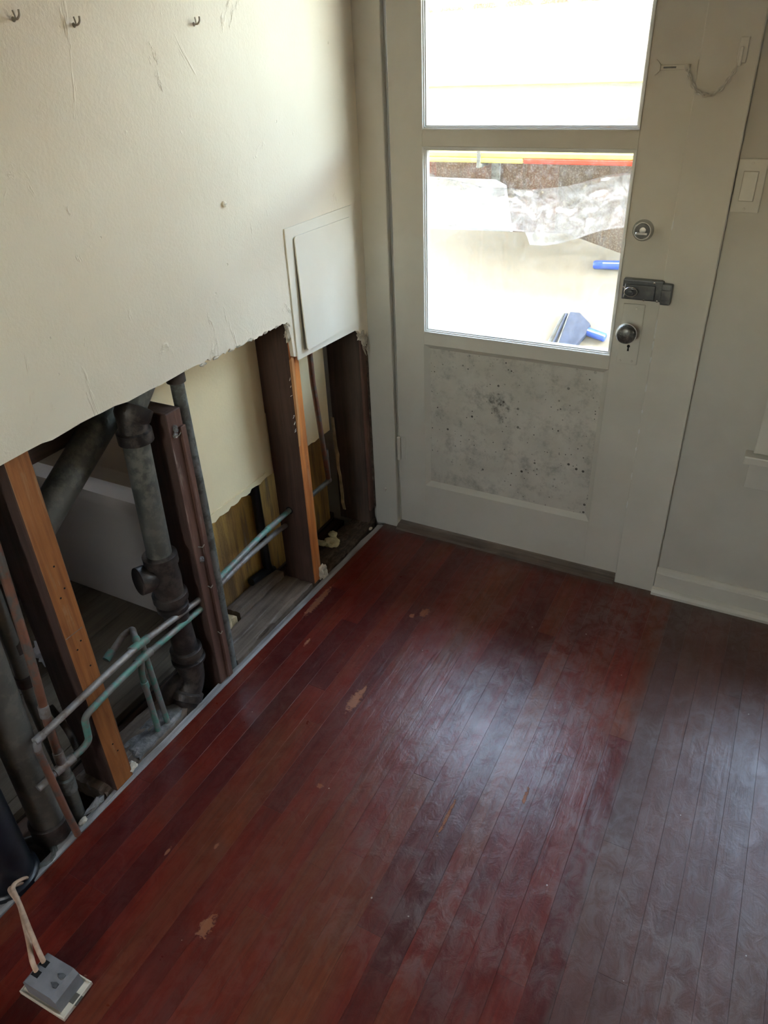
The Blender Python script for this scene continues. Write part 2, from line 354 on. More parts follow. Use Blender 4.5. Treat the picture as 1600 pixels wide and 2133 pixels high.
def tube(bm, pts, r, bend=.02, seg=14, rz=None):
    P = fillet(pts, bend) if len(pts) > 2 and bend > 0 else [Vector(p) for p in pts]
    d0 = (P[1] - P[0]).normalized(); u, v, _ = frame_of(d0); rings = []
    for i, p in enumerate(P):
        d = (P[min(i + 1, len(P) - 1)] - P[max(i - 1, 0)]).normalized()
        u = (u - d * u.dot(d)).normalized(); v = d.cross(u)
        rr = r if not callable(r) else r(i / (len(P) - 1))
        rings.append([bm.verts.new(p + (u * math.cos(a) + v * math.sin(a) * (rz or 1)) * rr) for a in (2 * math.pi * j / seg for j in range(seg))])
    for A, Bq in zip(rings, rings[1:]):
        for i in range(seg): bm.faces.new([A[i], A[(i + 1) % seg], Bq[(i + 1) % seg], Bq[i]])
    bm.faces.new(list(reversed(rings[0]))); bm.faces.new(rings[-1]); return bm
def T(*a, **k): return tube(bmesh.new(), *a, **k)
def L(*a, **k): return lathe(bmesh.new(), *a, **k)
def collar(bm, c, axis, r, h, lip=.004):
    d = Vector(axis).normalized(); o = Vector(c) - d * h / 2
    return lathe(bm, o, axis, [(0, r - lip), (lip * .6, r), (h - lip * .6, r), (h, r - lip)])
def lump(c, s, seed=0, amp=.35, sub=3, fr=2.2):
    bm = bmesh.new(); bmesh.ops.create_icosphere(bm, subdivisions=sub, radius=1.0)
    for v in bm.verts:
        k = 1 + amp * mnoise.noise(v.co * fr + Vector((seed * 3.1, seed * 1.7, 0))) + amp * .4 * mnoise.noise(v.co * fr * 3 + Vector((seed, 0, 5)))
        v.co = Vector((v.co.x * s[0], v.co.y * s[1], v.co.z * s[2])) * k + Vector(c)
    return bm
def slab_grid(x0, x1, y0, y1, z0, z1, nx, ny, amp, seed=0, ragged=0.0, fr=14):
    """board with a lumpy top and ragged outline"""
    bm = bmesh.new(); top = []; bot = []
    for i in range(nx + 1):
        rt = []; rb = []
        for j in range(ny + 1):
            x = x0 + (x1 - x0) * i / nx; y = y0 + (y1 - y0) * j / ny
            e = 1 if i in (0, nx) else 0; f = 1 if j in (0, ny) else 0
            x += ragged * e * mnoise.noise((y * 40, seed, 0)); y += ragged * f * mnoise.noise((x * 40, seed, 7))
            z = z1 + amp * mnoise.noise((x * fr * 1.6, y * fr * .5, seed)) + amp * .6 * mnoise.noise((x * fr * 5, y * fr * 2, seed + 3))
            if e or f: z -= abs(amp) * .8
            rt.append(bm.verts.new((x, y, z))); rb.append(bm.verts.new((x, y, z0)))
        top.append(rt); bot.append(rb)
    for i in range(nx):
        for j in range(ny):
            bm.faces.new([top[i][j], top[i + 1][j], top[i + 1][j + 1], top[i][j + 1]])
            bm.faces.new([bot[i][j], bot[i][j + 1], bot[i + 1][j + 1], bot[i + 1][j]])
    for j in range(ny):
        bm.faces.new([top[0][j], top[0][j + 1], bot[0][j + 1], bot[0][j]]); bm.faces.new([top[nx][j + 1], top[nx][j], bot[nx][j], bot[nx][j + 1]])
    for i in range(nx):
        bm.faces.new([top[i + 1][0], top[i][0], bot[i][0], bot[i + 1][0]]); bm.faces.new([top[i][ny], top[i + 1][ny], bot[i + 1][ny], bot[i][ny]])
    return bm
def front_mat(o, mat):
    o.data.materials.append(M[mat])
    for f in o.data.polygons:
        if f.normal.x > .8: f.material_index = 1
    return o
def leaning(x0, x1, y0, y1, z0, z1, dy=0.0, dx=0.0, bev=.002, top=None):
    """stud whose top is shifted by (dx, dy)"""
    bm = B(x0, x1, y0, y1, z0, z1, bev=bev)
    for v in bm.verts:
        t = (v.co.z - z0) / (z1 - z0); v.co.y += dy * t; v.co.x += dx * t
    return bm
def st(name, bm, mat, label, cat, smooth=False):
    return tag(obj(name, bm, mat, None, smooth), label, cat, None, 'structure')
def wall_with_holes(u0, u1, v0, v1, holes):
    """rectangles covering a wall face minus its openings"""
    us = sorted({u0, u1, *[h[0] for h in holes], *[h[1] for h in holes]}); vs = sorted({v0, v1, *[h[2] for h in holes], *[h[3] for h in holes]}); out = []
    for a, b in zip(us, us[1:]):
        for c, d in zip(vs, vs[1:]):
            mu, mv = (a + b) / 2, (c + d) / 2
            if not any(h[0] < mu < h[1] and h[2] < mv < h[3] for h in holes): out.append((a, b, c, d))
    return out

# ================================================================== THE SHELL
RX, RY, RZ = 2.2, -3.5, 2.5
def edge_x(y): return 0.030 + 0.024 * max(y, -1.75)
# --- floor: one board after another on a dark subfloor
fl = st('floor', B(0.012, RX, RY, 0.0, -.05, -.021), 'subfloor', 'dark red varnished strip wood floor with worn patches', 'floor')
bw = 0.0572; row = 0; x = -0.0115
while x < RX - .01:
    xa, xb = x, min(x + bw, RX); y = -.004 - random.uniform(0, .001)
    first = True
    while y > RY + .02:
        ln = random.uniform(.7, 1.7) if not first else random.uniform(.35, 1.5); first = False
        ye = max(y - ln, RY)
        if ye - RY < .25: ye = RY
        g = .0001; bm = bmesh.new()
        ya, yb = ye + g, y - g
        pts = [(max(xa + g, edge_x(ya)), ya), (xb - g, ya), (xb - g, yb), (max(xa + g, edge_x(yb)), yb)]
        dz = random.uniform(-.00012, .00012)
        prism(bm, [(px, py, -.02) for px, py in pts], (0, 0, .02 + dz))
        tops = [e for e in bm.edges if all(v.co.z > -.01 for v in e.verts)]
        bmesh.ops.bevel(bm, geom=tops, offset=.0003, segments=1, affect='EDGES')
        obj('floor_board', bm, 'floor', fl)
        y = ye
    x += bw; row += 1

# --- left wall: plaster cut away along the bottom
rnd = random.Random(3)
def jag(a, b, n_, amp):
    out = []
    for i in range(1, n_):
        t = i / n_; out.append((a[0] + (b[0] - a[0]) * t + rnd.uniform(-.3, .3) * (b[0] - a[0]) / n_, a[1] + (b[1] - a[1]) * t + rnd.uniform(-amp, amp)))
    return [a] + out
outl = [(0.0, RZ), (RY, RZ), (RY, 0.0), (-2.25, 0.0)]
outl += jag((-2.25, .922), (-1.30, .915), 12, .003) + jag((-1.30, .915), (-.80, .909), 16, .003) + jag((-.80, .909), (-.455, .902), 30, .0045)
outl += jag((-.455, .902), (-.449, .86), 5, .004)[:4] + [(-.446, .86), (-.443, .83), (-.441, .80), (-.424, .795)]
outl += jag((-.424, .795), (-.085, .768), 14, .002) + [(-.080, .760), (-.070, .748), (-.064, .752), (-.055, .735), (-.045, .742), (-.036, .728), (-.028, .735), (-.021, .722), (0.0, .72)]
bm = bmesh.new(); prism(bm, [(-.0125, y, z) for y, z in outl], (.0125, 0, 0))
wl = st('wall_left', bm, 'plaster', 'cream plaster wall stripped away below knee height, with scars and dents', 'wall')
# ragged plaster at the cut corners belongs to the wall
for c, s, sd_, mt in (((-.004, -.060, .742), (.007, .022, .016), 2, 'plaster_raw'), ((-.004, -.040, .722), (.007, .015, .024), 5, 'plaster_raw'), ((-.006, -.452, .865), (.006, .007, .020), 9, 'plaster_raw'), ((-.006, -.449, .892), (.007, .010, .010), 11, 'plaster_raw')):
    obj('broken_plaster', lump(c, s, sd_, .6), mt, wl, True)
for k in range(9):
    y0 = -.062 + k * .0055; obj('torn_fibre', T([(-.002, y0, .735), (.003, y0 + rnd.uniform(-.004, .006), .71 + rnd.uniform(-.02, .01)), (.006, y0 + rnd.uniform(-.004, .012), .685 + rnd.uniform(-.02, .02))], .0008, 0, 5), 'plaster_raw', wl)
for k in range(7):
    y0 = -.80 + k * .048 + rnd.uniform(-.01, .01); obj('torn_paper', lump((-.002, y0, .905), (.003, .012, .004), k + 20, .6, 2), 'plaster_raw', wl, True)

# --- wall with the door
bw_ = st('wall_back', bmesh.new(), 'paint_wall', 'grey-white wall beside the door', 'wall')
bm = bmesh.new()
for a, b, c, d in wall_with_holes(-1.75, RX, -.3, RZ, [(.078, .889, 0, 2.06), (-1.15, -.60, 1.25, 1.85), (1.29, 1.97, .56, 1.82)]): box(bm, a, b, 0.0, .14, c, d)
bmesh.ops.remove_doubles(bm, verts=bm.verts[:], dist=1e-5)
bm.to_mesh(bw_.data); bm.free()
bm = bmesh.new()
box(bm, RX, RX + .12, RY, 0, 0, RZ)
st('wall_right', bm, 'room', 'plain room wall on the right', 'wall')
bm = bmesh.new()
for a, b, c, d in wall_with_holes(0, RX, 0, RZ, [(.22, .72, 1.15, 1.65)]): box(bm, a, b, RY - .1, RY, c, d)
st('wall_front', bm, 'room', 'plain room wall with an added fill window facing the door', 'wall')
st('ceiling', B(-1.75, RX + .12, RY - .1, .14, RZ, RZ + .1), 'room', 'flat white ceiling', 'ceiling')

bm = bmesh.new(); prism(bm, [(-1.9, .80, 2.42), (-1.9, .80, 2.50), (-1.9, .30, 2.62), (-1.9, -1.75, 3.9), (-1.9, -3.95, 2.60), (-1.9, -3.95, 2.50), (-1.9, -1.75, 3.78), (-1.9, .16, 2.52)], (4.3, 0, 0))
st('roof', bm, 'dark_wood', 'pitched roof over the room, unseen eaves deepened to block sky light', 'roof')  # roof out of view, added with deep eaves to cut sky light outdoors
# --- trims
tl = st('trim_1', B(-.006, .085, -.02, -.0005, 0.0, 2.16, bev=.002), 'paint', 'grey-white door casing board in the corner by the hinges', 'trim')
obj('side_nail', T([(.036, -.018, .145), (.045, -.030, .165)], .004, 0, 8), 'paint', tl, True)
tr_ = st('trim_2', B(.884, 1.005, -.02, -.0005, 0.0, 2.16, bev=.002), 'paint', 'wide grey-white casing board on the lock side of the door', 'trim')
for k in range(16):
    z = rnd.choice([.95, .87, .85, .82, .60, .55, 1.10, .70, .76, .40, 1.05, .89, .83, .30, .67, .48]) + rnd.uniform(-.02, .02)
    obj('paint_chip', lump((.8855, -.0195, z), (.0022, .0015, rnd.uniform(.006, .014)), k, .6, 2), 'bead', tr_, True)
st('trim_3', B(-.006, 1.005, -.02, -.0005, 2.16, 2.28, bev=.002), 'paint', 'grey-white head casing over the door', 'trim')
bb = st('baseboard_back', B(1.006, RX, -.018, -.0005, 0, .074, bev=.0015), 'paint', 'low grey-white baseboard right of the door', 'baseboard')
bm = bmesh.new(); prism(bm, [(1.006, -.0005, .074), (1.006, -.016, .074), (1.006, -.014, .080), (1.006, -.006, .087), (1.006, -.0005, .089)], (RX - 1.006, 0, 0)); obj('top_moulding', bm, 'paint', bb)
bm = bmesh.new(); prism(bm, [(1.003, -.0185, 0.0005), (1.003, -.036, 0.0005), (1.003, -.036, .010), (1.003, -.030, .019), (1.003, -.0185, .023)], (RX - 1.006, 0, 0)); obj('shoe_moulding', bm, 'paint', bb)
# window right of the door
w1 = tag(bpy.data.objects.new('window_1', None), 'white-cased window right of the door', 'window', None, 'structure'); COL.objects.link(w1)
for a in ((1.19, 1.292, .542, 1.82), (1.968, 2.07, .542, 1.82), (1.19, 2.07, 1.821, 1.95)):
    obj('window_casing', B(a[0], a[1], -.02, -.0005, a[2], a[3], bev=.002), 'paint', w1)
obj('window_sill', B(1.170, 2.09, -.045, .02, .517, .541, bev=.004, seg=2), 'paint', w1)
obj('window_apron', B(1.186, 2.075, -.019, -.0005, .434, .5165, bev=.0015), 'paint', w1)
bm = bmesh.new()
for a in ((1.29, 1.335, .56, 1.82), (1.925, 1.97, .56, 1.82), (1.335, 1.925, .56, .61), (1.335, 1.925, 1.77, 1.82), (1.335, 1.925, 1.17, 1.21)): box(bm, a[0], a[1], .045, .085, a[2], a[3])
obj('window_sash', bm, 'bead', w1)
for z0, z1 in ((.61, 1.17), (1.21, 1.77)): obj('glass_pane', B(1.335, 1.925, .062, .066, z0, z1), 'glass', w1)
w2 = tag(bpy.data.objects.new('window_fill', None), 'white-framed unseen fill window added in the room wall facing the door', 'window', None, 'structure'); COL.objects.link(w2)  # unseen window added behind the camera as fill light on the door face
bm = bmesh.new()
for a in ((.22, .26, 1.15, 1.65), (.68, .72, 1.15, 1.65), (.26, .68, 1.15, 1.19), (.26, .68, 1.61, 1.65), (.26, .68, 1.385, 1.415)): box(bm, a[0], a[1], RY - .07, RY - .03, a[2], a[3])
obj('window_sash', bm, 'bead', w2)
for z0, z1 in ((1.19, 1.385), (1.415, 1.61)): obj('glass_pane', B(.26, .68, RY - .052, RY - .048, z0, z1), 'glass', w2)

w3 = tag(bpy.data.objects.new('window_bath_fill', None), 'small unseen window added to light the bathtub', 'window', None, 'structure'); COL.objects.link(w3)  # window out of view, added to lift the light on the tub
bm = bmesh.new()
for a in ((-1.15, -1.11, 1.25, 1.85), (-.64, -.60, 1.25, 1.85), (-1.11, -.64, 1.25, 1.29), (-1.11, -.64, 1.81, 1.85)): box(bm, a[0], a[1], .045, .085, a[2], a[3])
obj('window_sash', bm, 'bead', w3); obj('glass_pane', B(-1.11, -.64, .062, .066, 1.29, 1.81), 'glass', w3)
# --- bathroom behind the studs
st('wall_bathroom', B(-1.75, -1.65, -2.7, 0, -.3, RZ), 'bath_wall', 'mauve-grey far wall of the dim bathroom', 'wall')
st('wall_bathroom_side', B(-1.65, -.013, -2.8, -2.7, -.3, RZ), 'bath_wall', 'mauve-grey side wall of the dim bathroom', 'wall')
fb = st('floor_bathroom', B(-1.65, -.21, -2.7, 0, -.09, -.047), 'subfloor', 'brown board floor of the bathroom behind the studs', 'floor')
y = -2.7
xk = -1.65
while xk < -.22:
    obj('floor_board', B(xk + .001, min(xk + .139, -.21), -2.7, -.001, -.046, -.022 + random.uniform(-.001, .001), bev=.001), 'bath_floor', fb); xk += .14
bm = bmesh.new(); box(bm, -1.75, RX, .0, .14, -.64, -.30); box(bm, -1.75, -1.65, -2.8, .0, -.64, -.30); box(bm, -1.75, 0, RY - .1, -2.8, -.64, -.30); box(bm, RX, RX + .12, RY, .14, -.64, 0); box(bm, 0, RX, RY - .1, RY, -.64, 0)
st('wall_foundation', bm, 'dirt', 'dark foundation under the house walls', 'wall')
st('floor_crawlspace', B(-1.75, RX, RY - .1, .14, -.64, -.60), 'dirt', 'dark soil under the opened wall', 'ground')
# ================================================================== DOOR
dr = tag(bpy.data.objects.new('door_1', None), 'old grey-white door with two big panes and a mouldy lower panel', 'door', None, 'structure'); COL.objects.link(dr)
xL, xR, gx0, gx1 = .0855, .882, .1869, .7708; yf, yb_ = .012, .052
for a in ((xL, gx0, .0147, 2.05), (gx1, xR, .0147, 2.05)): obj('stile', B(a[0], a[1], yf, yb_, a[2], a[3], bev=.0012), 'paint', dr)
for z0, z1 in ((.0147, .1889), (.7099, .7512), (1.2805, 1.3223), (1.93, 2.05)): obj('rail', B(gx0, gx1, yf + .0002, yb_, z0, z1, bev=.0008), 'paint', dr)
obj('lower_panel', B(gx0 - .003, gx1 + .003, .026, .040, .186, .713), 'mould', dr)
def ring(x0, x1, z0, z1, w, y0, y1, k=1):
    """sloped moulding round an opening: outer edge at depth y0, inner edge at y1; k steps"""
    bm = bmesh.new(); rs = []
    prof = []
    for i in range(k + 1):
        t = i / k; prof.append((w * t, y0 + (y1 - y0) * t))
        if i < k: prof.append((w * (t + .75 / k), y0 + (y1 - y0) * t + .0004))
    prof = prof if k > 1 else [(0, y0), (w, y1)]
    for d, yy in prof: rs.append([bm.verts.new(q) for q in ((x0 + d, yy, z0 + d), (x1 - d, yy, z0 + d), (x1 - d, yy, z1 - d), (x0 + d, yy, z1 - d))])
    d, yy = w, max(y0, y1) + .012
    rs.append([bm.verts.new(q) for q in ((x0 + d, yy, z0 + d), (x1 - d, yy, z0 + d), (x1 - d, yy, z1 - d), (x0 + d, yy, z1 - d))])
    rs.append([bm.verts.new(q) for q in ((x0, yy, z0), (x1, yy, z0), (x1, yy, z1), (x0, yy, z1))])
    rs.append(rs[0])
    for A, Bq in zip(rs, rs[1:]):
        for i in range(4): bm.faces.new([A[i], A[(i + 1) % 4], Bq[(i + 1) % 4], Bq[i]])
    return bm
obj('panel_moulding', ring(gx0, gx1, .1889, .7099, .015, .0125, .0262), 'paint', dr)
for z0, z1 in ((.7512, 1.2805), (1.3223, 1.93)):
    obj('glazing_bead', ring(gx0, gx1, z0, z1, .0105, .009, .024, 3), 'bead', dr)
    obj('glass_pane', B(gx0 + .004, gx1 - .004, .030, .0335, z0 + .004, z1 - .004), 'glass', dr)
# hinge jamb
for a, b in ((.0785, .0850), (.8855, .8885)): obj('jamb', B(a, b, -.0003, .139, .019, 2.055), 'paint', tl if a < .5 else tr_)
obj('door_stop', B(.0852, .100, .032, .050, .019, 2.05), 'paint', tl)
# hinge
for zc in (.32, 1.80):
    hg = obj('hinge', L((.0875, .004, zc - .045), (0, 0, 1), [(0, .004), (.002, .0065), (.088, .0065), (.09, .004)], 12), 'paint', dr, True)
    obj('hinge_leaf', B(.089, .112, .0095, .0122, zc - .043, zc + .043, bev=.0006), 'paint', hg)
# deadbolt
db = obj('deadbolt', L((.812, .0115, 1.094), (0, -1, 0), [(0, .0265), (.004, .0265), (.010, .0225), (.014, .0215)], 32), 'chrome', dr, True)
obj('cylinder_face', L((.812, -.0023, 1.094), (0, -1, 0), [(0, .0195), (.003, .0185), (.0032, .0)], 28), 'lock', db, True)
obj('keyway_core', L((.814, -.005, 1.097), (0, -1, 0), [(0, .0085), (.004, .008), (.0042, 0)], 20), 'chrome', db, True)
obj('thumb_bar', B(.797, .826, -.0098, -.0052, 1.0855, 1.0925, bev=.0015), 'chrome', db)
# rim latch
rl = obj('rim_latch', B(.783, .886, -.010, .0118, .921, .974, bev=.003, seg=2), 'lock', dr)
obj('latch_cover', B(.789, .868, -.0155, -.0102, .925, .963, bev=.002), 'lock', rl)
obj('thumb_turn', lathe(bmesh.new(), (.808, -.0157, .944), (0, -1, 0), [(0, .013), (.003, .0125), (.0045, .007), (.012, .006), (.0125, 0)], 20), 'lock', rl, True)
obj('turn_ring', T([(.808 + .0165 * math.cos(a), -.021, .944 + .012 * math.sin(a)) for a in [math.pi * 2 * i / 20 for i in range(21)]], .0016, 0, 8), 'chrome', rl, True)
for sx_, sz_ in ((.7865, .953), (.842, .9235), (.876, .9235), (.863, .9695)): obj('screw', L((sx_, -.0102, sz_), (0, -1, 0), [(0, .003), (.0012, .0027), (.002, .001)], 12), 'chrome', rl, True)
kp = obj('latch_keeper', B(.8862, .912, -.040, -.0203, .922, .976, bev=.005, seg=2), 'lock', tr_)
obj('keeper_lip', B(.887, .911, -.0425, -.0402, .936, .962, bev=.001), 'lock', kp)
# knob plate
es = obj('knob_plate', B(.789, .846, .0068, .0118, .7345, .905, bev=.0025, seg=2), 'paint', dr)
obj('knob', lathe(bmesh.new(), (.812, .0066, .833), (0, -1, 0), [(0, .015), (.004, .015), (.006, .011), (.020, .0105), (.024, .020), (.030, .0262), (.038, .0268), (.044, .0225), (.0475, .0135), (.0485, 0)], 36), 'knob', es, True)
obj('knob_rim', T([(.812 + .0262 * math.cos(a), -.026, .833 + .0262 * math.sin(a)) for a in [math.pi * 2 * i / 36 for i in range(37)]], .0022, 0, 8), 'bead', es, True)
bm = L((.8175, .0067, .788), (0, -1, 0), [(0, .0042), (.0006, .0042)], 16)
prism(bm, [(.8163, .0067, .787), (.8187, .0067, .787), (.8203, .0067, .774), (.8147, .0067, .774)], (0, -.0006, 0)); obj('keyhole', bm, 'black', es)
for sx_, sz_ in ((.800, .744), (.832, .746), (.826, .893)): obj('screw', L((sx_, .0067, sz_), (0, -1, 0), [(0, .0032), (.001, .0028), (.0016, .001)], 12), 'paint', es, True)
# chain-guard track on the door
ct = obj('chain_track', B(.799, .866, .006, .0119, 1.4455, 1.4565, bev=.0012), 'paint', dr)
obj('track_slot', B(.806, .834, .0050, .0061, 1.4492, 1.4528), 'lock', ct)
bm = bmesh.new(); prism(bm, [(.7885, .0118, 1.436), (.7985, .0118, 1.4445), (.7985, .0118, 1.4575), (.7885, .0118, 1.468)], (0, -.007, 0)); obj('track_end', bm, 'paint', ct)
bm = bmesh.new(); prism(bm, [(.880, .0118, 1.440), (.866, .0118, 1.4455), (.866, .0118, 1.4565), (.880, .0118, 1.465)], (0, -.007, 0)); obj('track_end', bm, 'paint', ct)
# the door leaf sits almost flush with the casing, a groove on the hinge side
for o_ in list(dr.children_recursive):
    for v in o_.data.vertices: v.co = (.0135 + .9883 * v.co.x, v.co.y - .024, .0176 + .9883 * v.co.z)
# chain on the casing
ch = thing('door_chain', 'painted-over security chain hanging from its keeper on the casing', 'door chain', (.972, -.02, 1.48))
obj('keeper_plate', B(.962, .982, -.0245, -.0202, 1.455, 1.505, bev=.002), 'paint', ch)
obj('keeper_staple', B(.966, .973, -.034, -.0242, 1.450, 1.487, bev=.0015), 'paint', ch)
obj('slider', L((.862, -.0178, 1.4516), (0, -1, 0), [(0, .006), (.006, .006), (.009, .004), (.010, 0)], 14), 'paint', ch, True)
cp = [Vector(q) for q in ((.862, -.027, 1.449), (.868, -.029, 1.438), (.878, -.030, 1.420), (.890, -.030, 1.404), (.906, -.030, 1.396), (.922, -.030, 1.396), (.938, -.030, 1.405), (.950, -.030, 1.420), (.960, -.030, 1.437), (.966, -.030, 1.452))]
fine_ = []
for i in range(len(cp) - 1):
    for t in (0, .5): fine_.append(cp[i].lerp(cp[i + 1], t))
fine_.append(cp[-1])
for i in range(len(fine_) - 1):
    a, b = fine_[i], fine_[i + 1]; mid = (a + b) / 2; d = (b - a).normalized(); s_ = Vector((0, 1, 0)) if i % 2 else d.cross(Vector((0, 1, 0)))
    s_ = (s_ - d * s_.dot(d)).normalized(); ll = (b - a).length * .72
    obj('chain_link', T([mid + d * ll * math.cos(q) + s_ * .0042 * math.sin(q) for q in [math.pi * 2 * k / 10 for k in range(11)]], .0016, 0, 6), 'paint', ch, True)
# threshold
bm = bmesh.new(); prism(bm, [(.0855, -.036, .0004), (.0855, -.033, .008), (.0855, -.020, .016), (.0855, .10, .018), (.0855, .10, .0004)], (.7975, 0, 0))
st('trim_4', bm, 'threshold', 'worn brown wooden threshold under the door', 'threshold')
# light switch
sw = thing('light_switch', 'white rocker light switch beside the door casing', 'light switch', (1.037, -.001, 1.207))
obj('switch_plate', B(1.0068, 1.070, -.0065, -.0006, 1.149, 1.266, bev=.0025, seg=2), 'switch', sw)
obj('switch_surround', B(1.0213, 1.0542, -.0070, -.0063, 1.1745, 1.2405, bev=.0006), 'hook', sw)
bm = B(1.0220, 1.0535, -.0105, -.0066, 1.1755, 1.2395, bev=.0012)
for v in bm.verts:
    if v.co.y < -.009: v.co.y += (v.co.z - 1.2075) * .04
obj('rocker', bm, 'switch', sw)
for z in (1.158, 1.257): obj('screw', L((1.0378, -.0064, z), (0, -1, 0), [(0, .0028), (.0008, .0025), (.001, 0)], 12), 'switch', sw, True)

# ================================================================== THE OPENED WALL
# grey strip along the floor edge
pts = []
ys = [-.03 - i * .04 for i in range(46)]
bm = bmesh.new(); A = []; 
for i, yv in enumerate(ys):
    e = edge_x(yv) - .0006; wv = .026 + .006 * mnoise.noise((yv * 9, 0, 0)) + .003 * mnoise.noise((yv * 40, 3, 0)); z = -.001 + .0016 * mnoise.noise((yv * 30, 1, 0))
    A.append([bm.verts.new(q) for q in ((e, yv, -.019), (e, yv, z), (e - wv * .45, yv, z + .0015 * mnoise.noise((yv * 55, 2, 2))), (e - wv * .55, yv, z - .003), (e - wv, yv, z - .004), (e - wv, yv, -.019))])
for P, Q in zip(A, A[1:]):
    for i in range(6): bm.faces.new([P[i], P[(i + 1) % 6], Q[(i + 1) % 6], Q[i]])
bm.faces.new(A[0]); bm.faces.new(list(reversed(A[-1])))
tag(obj('edge_strip', bm, 'strip'), 'grey weathered wood strip along the cut edge of the red floor', 'wood strip')

# studs
def stud(name, label, mat, x0, x1, y0, y1, z0, z1, dy=0.0, parts=()):
    t = thing(name, label, 'stud', ((x0 + x1) / 2, (y0 + y1) / 2, z0))
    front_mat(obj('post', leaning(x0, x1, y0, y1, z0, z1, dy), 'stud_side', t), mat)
    return t
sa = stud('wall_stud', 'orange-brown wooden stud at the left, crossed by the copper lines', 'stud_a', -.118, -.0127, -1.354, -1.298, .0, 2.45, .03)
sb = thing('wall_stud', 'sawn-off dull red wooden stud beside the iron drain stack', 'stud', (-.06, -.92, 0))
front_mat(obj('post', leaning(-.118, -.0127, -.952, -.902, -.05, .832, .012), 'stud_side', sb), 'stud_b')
obj('nailed_strip', leaning(-.0125, -.004, -.921, -.904, .0, .79, .012, 0, .001), 'stud_b', sb)
for yv, z in ((-1.322, .66), (-1.315, .60), (-1.330, .585), (-1.318, .46), (-1.332, .445), (-1.315, .385), (-1.325, .14), (-1.318, .11)):
    obj('nail_hole', L((-.0128, yv + .024 * z / 2.4, z), (1, 0, 0), [(0, .0022), (.0006, .0022)], 10), 'black', sa)
obj('plaster_line', leaning(-.0126, -.0122, -1.345, -1.300, .4875, .4888, 0, 0, 0), 'mortar', sa)
for z in (.775, .46, .33, .17): obj('bent_nail', T([(-.012, -.93 + .01 * rnd.random(), z), (.004, -.928, z + .004), (.006, -.922, z + .010)], .0014, 0, 6), 'hook', sb, True)
for z, s in ((.79, .009), (.775, .006), (.42, .008)): obj('plaster_crumb', lump((-.010, -.925 + .004 * (z > .78), z), (.005, .006, s), int(z * 50), .7, 3, 3.5), 'mortar', sb, True)
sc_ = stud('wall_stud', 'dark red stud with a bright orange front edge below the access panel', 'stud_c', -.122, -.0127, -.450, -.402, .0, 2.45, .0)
bm = bmesh.new(); prism(bm, [(-.122, -.446, .95), (-.152, -.446, .95), (-.150, -.446, .70), (-.146, -.446, .655), (-.138, -.446, .625), (-.122, -.446, .605)], (0, .04, 0)); obj('nailing_block', bm, 'stud_d', sc_)
bm = bmesh.new(); prism(bm, [(-.0126, -.4495, .79), (-.0035, -.4495, .80), (-.005, -.4495, .62), (-.0126, -.4495, .52)], (0, .010, 0)); obj('split_sliver', bm, 'splinter', sc_)
for k in range(14):
    z = rnd.choice([.86, .84, .72, .70, .69, .74, .60, .62, .57, .585]) + rnd.uniform(-.006, .006)
    obj('wood_splinter', T([(-.015, -.450, z), (-.010, -.461 - .006 * rnd.random(), z + rnd.uniform(-.004, .004))], .0009, 0, 5), 'plaster_raw', sc_)
obj('drilled_hole', L((-.078, -.4506, .279), (0, 1, 0), [(0, .013), (.002, .013)], 18), 'black', sc_)
sd_o = thing('wall_stud', 'dark wide corner stud next to the door casing', 'stud', (-.09, -.03, 0))
obj('post', leaning(-.150, -.022, -.046, -.001, .0, 2.45, -.004), 'stud_d', sd_o)
obj('front_strip', leaning(-.0218, -.0127, -.046, -.018, .06, .74, -.003), 'stud_b', sd_o)
bm = bmesh.new(); pr = []
for i in range(14):
    t = i / 13; z = .42 - .38 * t; pr.append((-.155 + .02 * t + .006 * mnoise.noise((z * 20, 0, 0)), -.050, z))
for i in range(14):
    t = 1 - i / 13; z = .42 - .38 * t; pr.append((-.143 + .02 * t + .006 * mnoise.noise((z * 20, 4, 0)), -.050, z))
prism(bm, pr, (0, .003, 0)); obj('peeling_strip', bm, 'paper', sd_o)
bm = bmesh.new()
pr = []
for i in range(22): z = .70 - i * .03; pr.append((-.006 + .003 * mnoise.noise((z * 25, 0, 1)), -.0215, z))
for i in range(22): z = .07 + i * .03; pr.append((-.018 + .005 * mnoise.noise((z * 30, 5, 1)), -.0215, z))
prism(bm, pr, (0, .004, 0)); obj('torn_plaster_edge', bm, 'rot', sd_o)

# blocking and board behind the studs
tag(obj('blocking_board', B(-.262, -.222, -1.75, -.86, .765, 1.0, bev=.002), 'dark_wood'), 'dark horizontal blocking board behind the left studs', 'board')
bt = [(-.885, 2.4), (-.885, .44)] + jag((-.885, .425), (-.76, .408), 5, .006) + jag((-.76, .408), (-.47, .412), 16, .005) + jag((-.47, .405), (-.105, .400), 12, .003) + [(-.105, .40), (-.105, 2.4)]
bm = bmesh.new(); prism(bm, [(-.136, y, z) for y, z in bt], (.010, 0, 0))
cb = tag(obj('surround_board', bm, 'drywall'), 'cream wall board with a broken lower edge behind the middle studs', 'wall board')
bm = bmesh.new(); pr = jag((-.79, .425), (-.47, .424), 18, .003) + jag((-.47, .408), (-.79, .398), 18, .006); prism(bm, [(-.1255, y, z) for y, z in pr], (.004, 0, 0)); obj('torn_edge', bm, 'drywall', cb)

